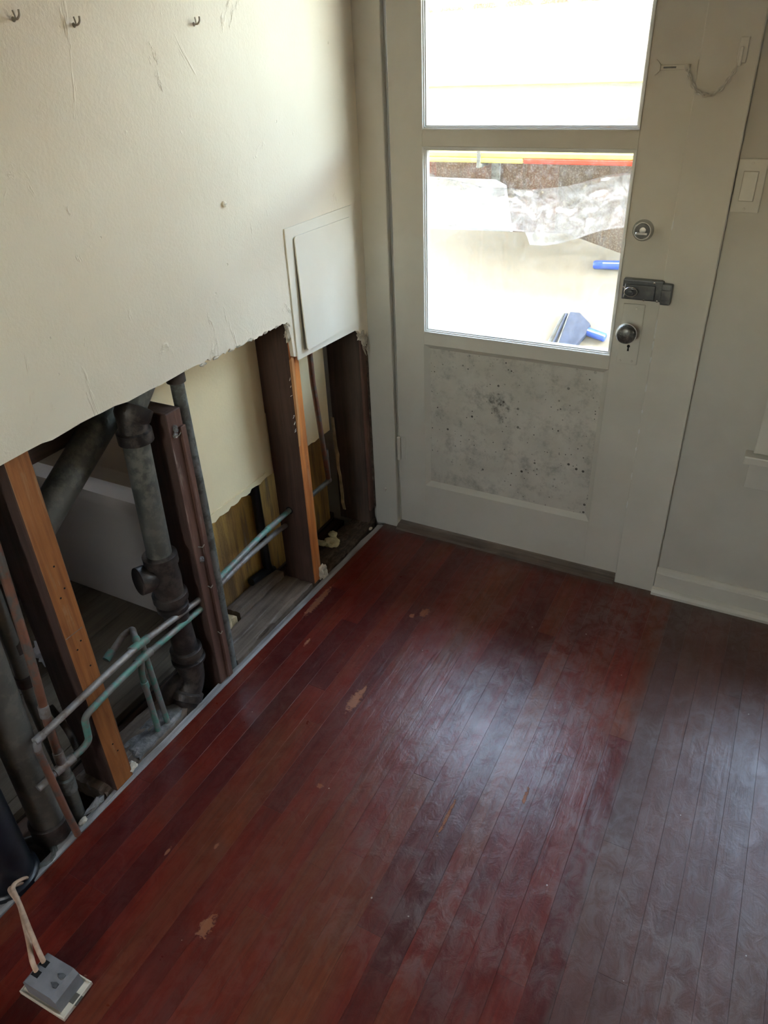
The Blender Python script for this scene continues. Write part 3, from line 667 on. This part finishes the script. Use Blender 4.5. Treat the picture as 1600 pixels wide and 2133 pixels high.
# bathtub: apron, rounded rim, basin, golden underside
tb = thing('bathtub', 'white bathtub seen from outside through the open studs', 'bathtub', (-.9, -.4, -.02))
def tub_shell():
    bm = bmesh.new(); x0, x1, y0, y1 = -1.64, -.205, -.785, -.035
    def loop(d, z, r, k=5):
        v = []
        for cx, cy, a0 in ((x1 - d - r, y1 - d - r, 0), (x0 + d + r, y1 - d - r, 90), (x0 + d + r, y0 + d + r, 180), (x1 - d - r, y0 + d + r, 270)):
            for i in range(k + 1):
                a = math.radians(a0 + 90 * i / k); v.append(bm.verts.new((cx + r * math.cos(a), cy + r * math.sin(a), z)))
        return v
    ls = [loop(.012, -.02, .02), loop(.012, .33, .02), loop(.006, .355, .02), loop(.0, .37, .025), loop(.0, .395, .03), loop(.008, .408, .03), loop(.03, .413, .05), loop(.075, .408, .09), loop(.09, .39, .11), loop(.12, .15, .14), loop(.17, .06, .16), loop(.24, .045, .1)]
    for A_, B_ in zip(ls, ls[1:]):
        for i in range(len(A_)): bm.faces.new([A_[i], A_[(i + 1) % len(A_)], B_[(i + 1) % len(B_)], B_[i]])
    bm.faces.new(ls[-1]); return bm
obj('tub_shell', tub_shell(), 'tub', tb, True)
bm = B(-.218, -.194, -.772, -.05, -.02, .372, bev=.003); obj('end_skirt', bm, 'tub_under', tb)
# tub drain and overflow tube at its end
td = thing('tub_drain', 'black tub overflow drain pipe at the end of the bathtub', 'drain pipe', (-.115, -.47, -.02))
obj('overflow_elbow', L((-.193, -.492, .365), (1, 0, 0), [(0, .030), (.012, .030), (.016, .022), (.02, 0)], 24), 'abs', td, True)
obj('overflow_tube', T([(-.172, -.492, .38), (-.172, -.489, .06), (-.172, -.475, .02)], .015, .02), 'abs', td, True)
obj('trap_arm', T([(-.172, -.58, .05), (-.172, -.5, .04), (-.172, -.46, .02)], .014, .02), 'abs', td, True)
# surround wall over the tub is the exterior wall; toilet glimpsed left
to = thing('toilet', 'white porcelain toilet foot glimpsed between the left pipes', 'toilet', (-.62, -1.62, -.022))
def ell(c, rings, seg=28):
    bm = bmesh.new(); R_ = []
    for z, rx, ry, ox in rings: R_.append([bm.verts.new((c[0] + ox + rx * math.cos(a), c[1] + ry * math.sin(a), z)) for a in (2 * math.pi * i / seg for i in range(seg))])
    for A_, B_ in zip(R_, R_[1:]):
        for i in range(seg): bm.faces.new([A_[i], A_[(i + 1) % seg], B_[(i + 1) % seg], B_[i]])
    bm.faces.new(list(reversed(R_[0]))); bm.faces.new(R_[-1]); return bm
obj('pedestal', ell((-.62, -1.62), [(-.021, .24, .13, 0), (.02, .23, .12, 0), (.12, .19, .10, -.02), (.24, .21, .12, 0), (.33, .26, .17, .02), (.38, .27, .185, .02)]), 'porcelain', to, True)
obj('seat_lid', ell((-.60, -1.62), [(.381, .27, .185, 0), (.40, .275, .19, 0), (.415, .26, .18, 0)]), 'porcelain', to, True)
obj('tank', B(-1.10, -.92, -1.85, -1.39, .35, .78, bev=.02, seg=3), 'porcelain', to, True)
tag(obj('white_rag', lump((-.56, -1.075, .006), (.06, .045, .028), 4, .5, 3), 'porcelain', None, True), 'crumpled white rag on the bathroom floor behind the stud', 'rag')

# sole plates, boards and rubble in the wall cavity
tag(obj('sole_plate', slab_grid(-.135, -.029, -1.375, -1.075, -.045, .012, 14, 30, .006, 2, .006), 'sole', None), 'dusty grey sole plate under the pair of green copper drops', 'sole plate')
mo = tag(obj('mortar_patch', slab_grid(-.095, -.028, -1.26, -1.078, .004, .017, 10, 22, .006, 8, .012, 20), 'mortar'), 'pale grey mortar crust around the two copper drops', 'mortar')
tag(obj('sole_board', slab_grid(-.128, -.019, -.862, -.452, -.045, .006, 12, 30, .0022, 5, .004), 'sole'), 'broad grey-brown sole board between the sawn-off stud and the orange stud', 'sole board')
tag(obj('rotten_sill', slab_grid(-.105, -.011, -.45, -.012, -.05, .006, 18, 60, .011, 9, .008, 16), 'rot'), 'crumbling dark rotten sill wood in the corner by the door', 'sill')
tag(obj('broken_sheathing', slab_grid(-.187, -.131, -.70, -.46, -.03, .028, 6, 10, .004, 12, .008), 'sole'), 'broken pale board end behind the sole board', 'board')
tag(obj('broken_plank', slab_grid(-.20, -.131, -.87, -.72, -.02, .03, 6, 8, .006, 14, .008), 'paper'), 'splintered tan plank end behind the galvanised pipe', 'board')
tag(obj('joist', B(-.205, -.165, -2.6, .0, -.30, -.048, bev=.002), 'dark_wood'), 'dark floor joist below the stripped wall', 'joist')
fo = thing('foam_blob', 'cream lump of expanding foam on the rotten sill', 'foam', (-.083, -.24, .008))
obj('foam_body', lump((-.075, -.232, .018), (.030, .026, .016), 3, .35, 3, 1.6), 'foam', fo, True)
obj('foam_knob', lump((-.085, -.205, .033), (.016, .014, .011), 7, .3, 3, 1.8), 'foam', fo, True)
obj('foam_tail', lump((-.105, -.262, .026), (.024, .011, .010), 6, .3, 3, 1.6), 'foam', fo, True)
tag(obj('plaster_chunk', lump((-.010, -.402, .022), (.014, .016, .026), 12, .7, 3), 'plaster_raw', None, True), 'pale plaster chunk leaning on the foot of the orange stud', 'plaster chunk')
lab = ['pale pebble-like plaster crumb by the hole at the left end of the strip', 'larger grey crumb beside the strip near the left copper tube', 'flat grey crumb on the strip near the stud foot', 'tan plaster crumb lying on the sill near the corner', 'dark splinter lying across the sole board edge', 'grey crumb on the sole plate near the orange stud foot']
for k, (c, s, mt) in enumerate((((-.024, -1.452, .002), (.007, .012, .006), 'plaster_raw'), ((-.030, -1.405, .006), (.010, .026, .008), 'mortar'), ((-.026, -1.33, .006), (.009, .02, .007), 'mortar'), ((.004, -.085, .010), (.006, .010, .005), 'plaster_raw'), ((-.018, -.72, .010), (.004, .045, .004), 'rot'), ((-.020, -1.29, .018), (.012, .016, .009), 'plaster_raw'))):
    tag(obj('rubble_crumb', lump(c, s, k + 30, .6, 2), mt, None, True), lab[k], 'crumb', 'rubble along the floor edge')

# ------------------------------------------------------------------ pipes
# cast-iron drain stack
ds = thing('drain_stack', 'dark cast-iron drain stack with hubs, left of the sawn-off stud', 'drain pipe', (-.055, -1.01, 0))
DX = -.055
obj('upper_pipe', T([(DX, -1.003, .80), (DX, -1.016, .47)], .0305, 0, 24), 'steel', ds, True)
bm = bmesh.new(); collar(bm, (DX, -1.001, .800), (0, 0, 1), .040, .030); lathe(bm, (DX, -1.0, .81), (0, .1, 1), [(0, .034), (.02, .034), (.04, .036), (.055, .034)]); lathe(bm, (DX, -.997, .845), (0, .62, .78), [(-.012, .034), (.0, .041), (.024, .041), (.026, .034)]); obj('wye_fitting', bm, 'iron', ds, True)
obj('branch_pipe', T([(DX - .005, -.985, .862), (DX - .005, -.88, .965)], .030, 0, 22), 'steel', ds, True)
bm = bmesh.new(); collar(bm, (DX, -1.016, .470), (0, 0, 1), .043, .030); lathe(bm, (DX, -1.016, .33), (0, 0, 1), [(0, .036), (.03, .037), (.08, .040), (.13, .037)]); lathe(bm, (DX - .005, -1.02, .425), (-.35, -1, .12), [(0, .03), (.03, .032), (.04, .036), (.062, .036), (.064, .028)]); collar(bm, (DX, -1.0145, .352), (0, 0, 1), .045, .024); collar(bm, (DX, -1.0145, .318), (0, 0, 1), .041, .018); obj('sanitary_tee', bm, 'iron', ds, True)
obj('lower_pipe', T([(DX, -1.013, .33), (DX, -1.006, .14)], .033, 0, 24), 'iron', ds, True)
bm = bmesh.new(); collar(bm, (DX, -1.007, .155), (0, 0, 1), .043, .026); collar(bm, (DX, -1.006, .128), (0, 0, 1), .046, .012)
tube(bm, [(DX, -1.006, .14), (DX, -1.008, .055), (DX, -1.055, .002), (DX, -1.068, -.15)], .036, .06, 20)
lathe(bm, (DX, -1.043, .022), (0, -.62, -.78), [(-.012, .036), (-.008, .046), (.010, .046), (.014, .037)])
tube(bm, [(DX - .012, -1.03, .075), (DX - .03, -1.075, .055), (DX - .045, -1.085, -.05)], .020, .02, 16)
obj('bottom_bend', bm, 'iron', ds, True)
# diagonal vent
vp = thing('vent_pipe', 'thick grey-green vent pipe slanting behind the left studs', 'vent pipe', (-.175, -1.1, .6))
obj('pipe_run', T([(-.175, -.80, .925), (-.175, -1.40, .535)], 0.038, 0, 28), 'steel', vp, True)
obj('coupling', collar(bmesh.new(), (-.175, -1.36, .561), (0, -.6, -.39), .045, .05), 'iron', vp, True)
# galvanised riser right of the sawn-off stud
gp = thing('galvanised_pipe', 'slim galvanised pipe standing right behind the sawn-off stud', 'pipe', (-.035, -.87, 0))
obj('pipe_run', T([(-.035, -.864, 1.15), (-.035, -.862, .55), (-.035, -.876, -.03)], .0165, 0, 20), 'galv', gp, True)
obj('coupling', collar(bmesh.new(), (-.035, -.864, .893), (0, 0, 1), .0225, .028), 'iron', gp, True)
# copper lines: upper and lower
u = thing('copper_line', 'upper of the two tarnished copper lines running along the studs', 'copper pipe', (-.02, -1.1, .31))
obj('back_run', T([(-.080, -.40, .277), (-.078, -.452, .279), (-.058, -.62, .298), (-.032, -.87, .303)], .0085, .06), 'verdigris', u, True)
obj('front_run', T([(-.033, -.86, .303), (-.028, -.95, .297), (-.024, -1.165, .322), (-.004, -1.325, .337), (-.004, -1.39, .333), (-.004, -1.486, .328), (-.004, -1.490, .300)], .0082, .018), 'solder', u, True)
obj('down_leg', T([(-.004, -1.490, .305), (-.006, -1.486, .10), (-.012, -1.478, -.06)], .0080, 0), 'copper', u, True)
d = Vector((.002, -.215, .025)).normalized()
bm = bmesh.new(); c0 = Vector((-.024, -1.168, .322)); lathe(bm, c0 - d * .028, d, [(0, .0098), (.001, .0105), (.055, .0105), (.056, .0098)], 18); lathe(bm, c0, (-.8, .4, .25), [(0, .010), (.022, .0098), (.023, .009)], 16); obj('tee_fitting', bm, 'verdigris', u, True)
obj('stub_loop', T([(-.030, -1.165, .324), (-.060, -1.148, .326), (-.085, -1.128, .318), (-.095, -1.150, .313), (-.090, -1.214, .292)], .0082, .014), 'solder', u, True)
obj('stub_cap', L((-.0915, -1.196, .299), (.005, -.065, -.021), [(0, .009), (.001, .0105), (.026, .0105), (.027, .0075)], 18), 'verdigris', u, True)
obj('drop_leg', T([(-.030, -1.155, .315), (-.040, -1.147, .25), (-.040, -1.139, .015)], .0078, .02), 'verdigris', u, True)
for q, dd in (((-.004, -1.479, .3285), (0, 1, .02)), ((-.026, -1.145, .319), (-.02, 1, -.1)), ((-.0625, -.585, .294), (.07, -.6, .045))):
    obj('joint_sleeve', collar(bmesh.new(), q, dd, .0096, .022, .0012), 'solder' if q[1] < -1.4 else 'verdigris', u, True)
l = thing('copper_line', 'lower of the two tarnished copper lines running along the studs', 'copper pipe', (-.02, -1.1, .27))
obj('back_run', T([(-.100, -.452, .216), (-.098, -.49, .222), (-.055, -.70, .27), (-.030, -.88, .284)], .0082, .06), 'solder', l, True)
obj('front_run', T([(-.031, -.872, .283), (-.029, -.93, .265), (-.024, -1.168, .280), (-.004, -1.31, .292), (-.003, -1.372, .285), (-.006, -1.378, .215), (-.008, -1.400, .206), (-.014, -1.452, .204)], .0082, .016), 'verdigris', l, True)
obj('drop_leg', T([(-.026, -1.172, .276), (-.040, -1.172, .23), (-.040, -1.173, .02)], .0078, .02), 'verdigris', l, True)
d = Vector((.003, -.238, .015)).normalized(); obj('tee_fitting', L(Vector((-.0245, -1.165, .2795)) - d * .026, d, [(0, .0098), (.001, .0105), (.051, .0105), (.052, .0098)], 18), 'verdigris', l, True)
obj('drop_sleeve', collar(bmesh.new(), (-.040, -1.1722, .185), (0, 0, 1), .0095, .022, .0012), 'verdigris', l, True)
obj('end_tee', collar(bmesh.new(), (-.013, -1.446, .204), (.06, .5, .02), .0110, .050, .0015), 'solder', l, True)
obj('end_stub', T([(-.014, -1.46, .204), (-.018, -1.515, .200)], .0082, 0), 'solder', l, True)
obj('back_branch', T([(-.018, -1.405, .207), (-.06, -1.385, .225), (-.115, -1.375, .27)], .0075, .02), 'iron', l, True)
# copper tube coming down at the far left, joining the end tee
ct_ = thing('copper_tube', 'reddish copper tube coming down left of the orange-brown stud', 'copper pipe', (-.04, -1.42, .2))
obj('tube_run', T([(-.045, -1.375, 1.0), (-.042, -1.396, .72), (-.036, -1.415, .50), (-.030, -1.436, .32), (-.016, -1.450, .212)], .0095, 0), 'copper', ct_, True)
obj('joint_sleeve', collar(bmesh.new(), (-.0315, -1.433, .352), (.04, -.12, -1), .0112, .03, .0012), 'solder', ct_, True)
obj('joint_sleeve', collar(bmesh.new(), (-.018, -1.448, .228), (.10, -.1, -1), .0112, .03, .0012), 'solder', ct_, True)
gl_ = thing('steel_riser', 'dark steel riser with couplings behind the reddish copper tube', 'pipe', (-.07, -1.43, 0))
obj('pipe_run', T([(-.085, -1.395, 1.1), (-.075, -1.425, .36), (-.055, -1.432, .15), (-.050, -1.447, -.12)], .0150, 0, 18), 'steel', gl_, True)
for q in ((-.0795, -1.412, .50), (-.0765, -1.421, .415)): obj('coupling', collar(bmesh.new(), q, (.01, -.04, -1), .0195, .030), 'iron', gl_, True)
obj('coupling', collar(bmesh.new(), (-.0535, -1.437, .105), (.01, -.06, -1), .0195, .045), 'galv', gl_, True)
bp_ = thing('drain_pipe', 'thick grey-brown drain pipe at the left edge', 'drain pipe', (-.065, -1.5, 0))
obj('pipe_run', T([(-.067, -1.462, .95), (-.065, -1.497, .28), (-.065, -1.505, -.15)], .0365, 0, 26), 'steel', bp_, True)
obj('coupling', collar(bmesh.new(), (-.065, -1.502, .03), (0, -.02, -1), .044, .05), 'iron', bp_, True)
ab = thing('black_pipe', 'black plastic drain pipe in the lower left corner', 'drain pipe', (-.07, -1.62, 0))
obj('pipe_run', T([(-.075, -1.607, .9), (-.070, -1.622, .02), (-.070, -1.623, -.2)], .055, 0, 30), 'abs', ab, True)
obj('hub', L((-.070, -1.6225, -.06), (0, 0, 1), [(0, .058), (.002, .0635), (.068, .0635), (.072, .060), (.074, .055)], 30), 'abs', ab, True)
cl_ = thing('steel_clamp', 'curved grey pipe strap beside the black plastic pipe', 'pipe strap', (-.06, -1.55, 0))
obj('strap', T([(-.065 + .05 * math.cos(a), -1.555 + .032 * math.sin(a), -.012) for a in [math.radians(-40 + 20 * k) for k in range(12)]], .009, 0, 10, 1.6), 'galv', cl_, True)
# copper riser right of stud C
cr = thing('copper_riser', 'grey-brown copper riser behind the access panel bay', 'copper pipe', (-.06, -.27, .28))
obj('riser_run', T([(-.06, -.283, 1.1), (-.06, -.275, .65), (-.06, -.2385, .284), (-.06, -.2385, .281)], .0085, 0), 'copper', cr, True)
obj('lower_run', T([(-.06, -.2395, .40), (-.06, -.2375, .281), (-.064, -.40, .279)], .0083, .012), 'galv', cr, True)
obj('elbow_joint', lump((-.06, -.2385, .284), (.011, .011, .011), 2, .05, 3), 'solder', cr, True)

# ================================================================== ON THE LEFT WALL
ap = thing('access_panel', 'cream plastic access panel low on the left wall by the door', 'access panel', (.003, -.26, .79))
bm = bmesh.new(); prism(bm, [(.0004, -.428, .786), (.0004, -.086, .770), (.0004, -.086, 1.137), (.0004, -.428, 1.135)], (.0035, 0, 0)); bevel_all(bm, .0009); obj('panel_frame', bm, 'panel_cream', ap)
pr = []
for cy, cz, a0 in ((-.108, 1.098, 0), (-.384, 1.100, 90), (-.386, .815, 180), (-.106, .806, 270)):
    for i in range(5):
        a = math.radians(a0 + 22.5 * i); pr.append((.0042, cy + .010 * math.cos(a), cz + .010 * math.sin(a)))
bm = bmesh.new(); prism(bm, pr, (.0035, 0, 0)); bevel_all(bm, .0008, 1, 50)
for v in bm.verts:
    s_ = max(0, (-.10 - v.co.y) / .29); t_ = max(0, (1.11 - v.co.z) / .31); v.co.x += .009 * s_ * t_ + .0006
obj('panel_door', bm, 'panel_cream', ap)
obj('gap_shade', B(.0040, .0043, -.3945, -.30, .805, 1.105), 'hook', ap)  # dark sheet coloured for the shade inside the gap
obj('finger_catch', L((.0095, -.243, .822), (1, 0, 0), [(0, .007), (.0012, .006), (.0016, .003)], 14), 'panel_cream', ap, True)
for k, (yv, zv, lb) in enumerate(((-1.084, 1.577, 'leftmost of three small bent hooks high on the cream wall'), (-.965, 1.570, 'middle of three small bent hooks high on the cream wall'), (-.656, 1.573, 'rightmost of three small bent hooks high on the cream wall'))):
    h = thing('wall_hook', lb, 'hook', (0, yv, zv), 'small hooks on the cream wall')
    obj('shank', T([(-.002, yv, zv - .004), (.010, yv, zv - .004), (.015, yv + .001, zv + .001), (.015, yv + .002, zv + .008)], .0017, .003, 8), 'hook', h, True)
    obj('prong', T([(.006, yv, zv - .003), (.009, yv - .004, zv + .003), (.010, yv - .006, zv + .007)], .0013, .002, 8), 'hook', h, True)
    obj('base', L((.0003, yv, zv - .004), (1, 0, 0), [(0, .004), (.001, .0035), (.002, .002)], 12), 'hook', h, True)
nh = thing('wall_anchor', 'small round painted screw head in the middle of the cream wall', 'screw', (0, -.647, 1.231))
obj('head', L((.0003, -.647, 1.231), (1, 0, 0), [(0, .007), (.004, .0065), (.006, .004), (.0065, 0)], 16), 'plaster', nh, True)
obj('slot', B(.0066, .0072, -.651, -.643, 1.2304, 1.2316), 'hook', nh)

# ================================================================== OUTLET ON THE FLOOR
on_ = thing('wall_outlet', 'grey electrical outlet pulled off the wall, lying face down on its plate', 'outlet', (.22, -1.738, .001))
ang = math.radians(2)
ox, oy = .215, -1.738
ex = Vector((.104, .004, 0)).normalized(); ey = Vector((-.030, -.056, 0)).normalized()
def loc(a, b, z): 
    q = Vector((ox, oy, 0)) + ex * a + Vector((-ex.y, ex.x, 0)) * b; return (q.x, q.y, z)
def obox(a0, a1, b0, b1, z0, z1, bev=0):
    bm = B(a0, a1, b0, b1, z0, z1, bev=bev)
    for v in bm.verts: v.co = Vector(loc(v.co.x, v.co.y, v.co.z))
    return bm
pt = obj('cover_plate', obox(-.058, .058, -.036, .036, .006, .0085, .001), 'plate', on_)
for q in ((-.058, .058, -.036, -.033), (-.058, .058, .033, .036), (-.058, -.055, -.033, .033), (.055, .058, -.033, .033)): obj('plate_rim', obox(q[0], q[1], q[2], q[3], .0012, .0115, .0006), 'plate', pt)
bm = bmesh.new(); prof = [(-.041, .009), (-.041, .046), (-.035, .053), (.033, .053), (.042, .042), (.044, .009)]
prism(bm, [loc(a, -.029, z) for a, z in prof], Vector(loc(0, .029, 0)) - Vector(loc(0, -.029, 0))); bevel_all(bm, .0012); body = obj('outlet_body', bm, 'outlet', on_)
for a0, b0, w_, h_ in ((-.034, -.014, .017, .012), (-.034, .006, .017, .012)): obj('wire_well', obox(a0, a0 + w_, b0, b0 + h_, .0525, .0534), 'black', body)
for a0, b0 in ((.012, -.013), (.012, .004)):
    bm = bmesh.new(); prism(bm, [loc(a0, b0 + .005, .0532), loc(a0 + .010, b0, .0532), loc(a0 + .018, b0 + .001, .0532), loc(a0 + .018, b0 + .009, .0532), loc(a0 + .010, b0 + .010, .0532)], (0, 0, .0012)); obj('moulded_notch', bm, 'lock', body)
for q in ((-.05, -.005), (.05, -.005)): obj('mounting_strap', obox(q[0] - .012, q[0] + .012, -.009, .009, .0088, .0105, .0005), 'steel', on_)
for b0 in (-.006, .012):
    w0 = Vector(loc(-.026, b0, .054)); 
    obj('wire', T([w0 + Vector((0, 0, -.012)), w0 + Vector((-.01, .004, .016)), w0.lerp(Vector((.055, -1.672, .052)), .45) + Vector((0, 0, .014 + b0)), Vector((.045, -1.668, .056 + b0 * .4)), Vector((-.004, -1.655 + b0 * .4, .052)), Vector((-.012, -1.630 + b0, .028)), Vector((-.035, -1.600, -.02))], .0050, .02, 10, .75), 'sheath', on_, True)

# ================================================================== OUTDOORS
st('ground_yard', B(-8, 12, -9, 12, -.75, -.64), 'concrete', 'pale concrete ground around the house', 'ground')
st('ground_side_yard', B(-4, 5, .14, 6, -.5, -.30), 'concrete', 'pale concrete side yard outside the door', 'ground')
fe = thing('yard_fence', 'weathered dog-ear wooden fence across the narrow side yard', 'fence', (0, 1.3, -.3))
for k in range(-22, 30):
    x0 = .075 + .143 * k; zt = 1.655 + rnd.uniform(-.006, .006); bm = bmesh.new()
    prism(bm, [(x0 + .002, 1.30, -.3), (x0 + .1445, 1.30, -.3), (x0 + .1445, 1.30, zt - .03), (x0 + .112, 1.30, zt), (x0 + .030, 1.30, zt), (x0 + .002, 1.30, zt - .03)], (0, .018 if k % 2 else .012, 0)); obj('picket', bm, 'fence', fe)
for z in (.1, 1.25): obj('fence_rail', B(-3.1, 4.4, 1.319, 1.357, z, z + .09, bev=.002), 'fence', fe)
# paddle board on its edge
pbo = thing('paddle_board', 'long white paddle board stored on edge against the fence', 'paddle board', (.0, 1.15, 1.1))
bm = bmesh.new(); rings = []; cx0, cx1 = -1.55, 1.65
for i in range(49):
    t = i / 48; xx = cx0 + (cx1 - cx0) * t; s_ = 2 * t - 1; hh = .262 * max(0.02, (1 - abs(s_) ** 3.2)) ** .6; zc = 1.372; th = .05 * max(.1, (1 - abs(s_) ** 4))
    rings.append([bm.verts.new((xx, 1.17 + th * math.copysign(abs(math.cos(a)) ** .55, math.cos(a)), zc + hh * math.copysign(abs(math.sin(a)) ** .8, math.sin(a)))) for a in (2 * math.pi * j / 28 for j in range(28))])
for A_, B_ in zip(rings, rings[1:]):
    for i in range(28): bm.faces.new([A_[i], A_[(i + 1) % 28], B_[(i + 1) % 28], B_[i]])
bm.faces.new(rings[0]); bm.faces.new(list(reversed(rings[-1])))
obj('board_body', bm, 'white_board', pbo, True)
obj('deck_line', B(-1.3, 1.4, 1.1175, 1.122, 1.377, 1.381), 'yellow', pbo)
def rail(x0, x1, z0, z1, mat, y0=1.108):
    obj('rail_stripe', B(x0, x1, y0, y0 + .03, z0, z1, bev=.004), mat, pbo)
rail(-1.2, 1.3, 1.121, 1.142, 'yellow'); rail(.12, 1.3, 1.101, 1.1205, 'red'); rail(-1.2, .119, 1.101, 1.1205, 'yellow')
for xb in (-.062,):
    rk = tag(obj('rack_bracket', B(xb - .008, xb + .008, 1.09, 1.299, 1.085, 1.0995, bev=.002), 'galv'), 'grey metal rack arm under the paddle board on the fence', 'bracket')
    obj('upturned_end', B(xb - .008, xb + .008, 1.078, 1.0895, 1.085, 1.15, bev=.002), 'galv', rk); obj('wall_plate', B(xb - .02, xb + .02, 1.290, 1.2995, .98, 1.12, bev=.001), 'galv', rk)
# leaning cream slab (plane z = -0.3 + 1.25 (y - 0.35))
def sl(x, y, d=0.0): return (x, y + d * .78, -.3 + 1.25 * (y - .35) - d * .62)
bm = bmesh.new(); pts = [sl(-1.35, .36), sl(1.15, .36), sl(1.15, 1.03), sl(.54, 1.196), sl(.29, 1.241), sl(-.36, 1.230), sl(-1.35, 1.21)]
prism(bm, pts, (0, .085, -.068)); bevel_all(bm, .012, 2)
cs = tag(obj('cream_slab', bm, 'slab', None, True), 'large cream padded slab leaning against the fence outside', 'padded slab')
for (xa, ya), (xb_, yb2), nm in (((.44, 1.158), (.60, 1.164), 'blue rounded handle near the top right of the cream slab'), ((.452, .982), (.565, .966), 'blue rounded handle beside the grey bracket on the cream slab')):
    a = Vector(sl(xa, ya)); b = Vector(sl(xb_, yb2)); off = Vector((0, -.78, .62)) * .009
    h = thing('blue_handle', nm, 'handle', tuple(a), 'blue handles on the cream slab')
    obj('grip', T([a + off, a + off + (b - a) * .04, b + off - (b - a) * .04, b + off], lambda t: .013 if t in (0, 1) else .018, 0, 14), 'blue', h, True)
    obj('painted_highlight', T([a.lerp(b, .25) + off * 2.9, a.lerp(b, 1.0) + off * 2.9], .0028, 0, 8), 'white_foam', h, True)  # pale line along the grip, painted as its highlight
gb = thing('grey_bracket', 'grey ribbed plastic bracket fixed low on the cream slab', 'bracket', sl(.40, .97))
nrm = Vector((0, -.78, .62))
bm = bmesh.new(); prism(bm, [Vector(sl(*q)) + nrm * .001 for q in ((.385, .930), (.40, 1.020), (.44, 1.020), (.492, .995), (.485, .965), (.455, .930))], nrm * .028); bevel_all(bm, .004); obj('bracket_body', bm, 'grey_plastic', gb)
for k in range(3):
    a = Vector(sl(.335 + k * .022, .925)) + nrm * .010; b = Vector(sl(.372 + k * .012, 1.018)) + nrm * .014; obj('bracket_rib', T([a, b], .006, 0, 8), ('galv', 'grey_plastic', 'galv')[k], gb, True)
# white foam sheet behind the slab and plastic film over it
bm = bmesh.new(); prism(bm, [(-1.2, 1.262, -.1), (.05, 1.262, .70), (-.01, 1.262, .99), (-.06, 1.262, 1.012), (-1.2, 1.262, 1.02)], (0, .03, 0)); bevel_all(bm, .008, 2)
tag(obj('foam_sheet', bm, 'white_foam', None, True), 'white foam sheet standing between the cream slab and the fence', 'foam sheet')
bm = bmesh.new(); nx, ny = 46, 24; G = []
for i in range(nx + 1):
    r_ = []
    for j in range(ny + 1):
        a, b = i / nx, j / ny; xx = -.36 + 1.10 * a
        zt = 1.055 - .055 * math.sin(math.pi * min(1, a * 1.3)) + .09 * max(0, a - .6); zb = .86 - .02 * a + .05 * math.sin(a * 9)
        if a < .5: zb = .86 - .02 * a
        zz = zt + (zb - zt) * b
        yy = 1.05 + .09 * (1 - b) + .03 * mnoise.noise((xx * 9, zz * 12, 0)) + .016 * mnoise.noise((xx * 26, zz * 30, 4))
        r_.append(bm.verts.new((xx, yy, zz)))
    G.append(r_)
for i in range(nx):
    for j in range(ny): bm.faces.new([G[i][j], G[i + 1][j], G[i + 1][j + 1], G[i][j + 1]])
fm = tag(obj('plastic_film', bm, 'film', None, True), 'crumpled clear plastic film draped over the top of the cream slab', 'plastic film')
md = fm.modifiers.new('thickness', 'SOLIDIFY'); md.thickness = .0008
nb = thing('neighbour_house', 'pale blue board-sided house beyond the fence', 'house', (0, 5.2, -.3))
for k in range(34):
    z = -.3 + k * .16; obj('siding_board', B(-6, 4.2, 5.2 - .012, 5.26, z, z + .156, bev=.003), 'siding', nb)
obj('house_body', B(-6, 4.2, 5.261, 9, -.3, 5.14), 'siding', nb)
bm = bmesh.new(); prism(bm, [(-6.2, 4.9, 5.14), (-6.2, 4.9, 5.24), (-6.2, 7.1, 6.6), (-6.2, 9.3, 5.24), (-6.2, 9.3, 5.14)], (10.6, 0, 0)); obj('house_roof', bm, 'dark_wood', nb)
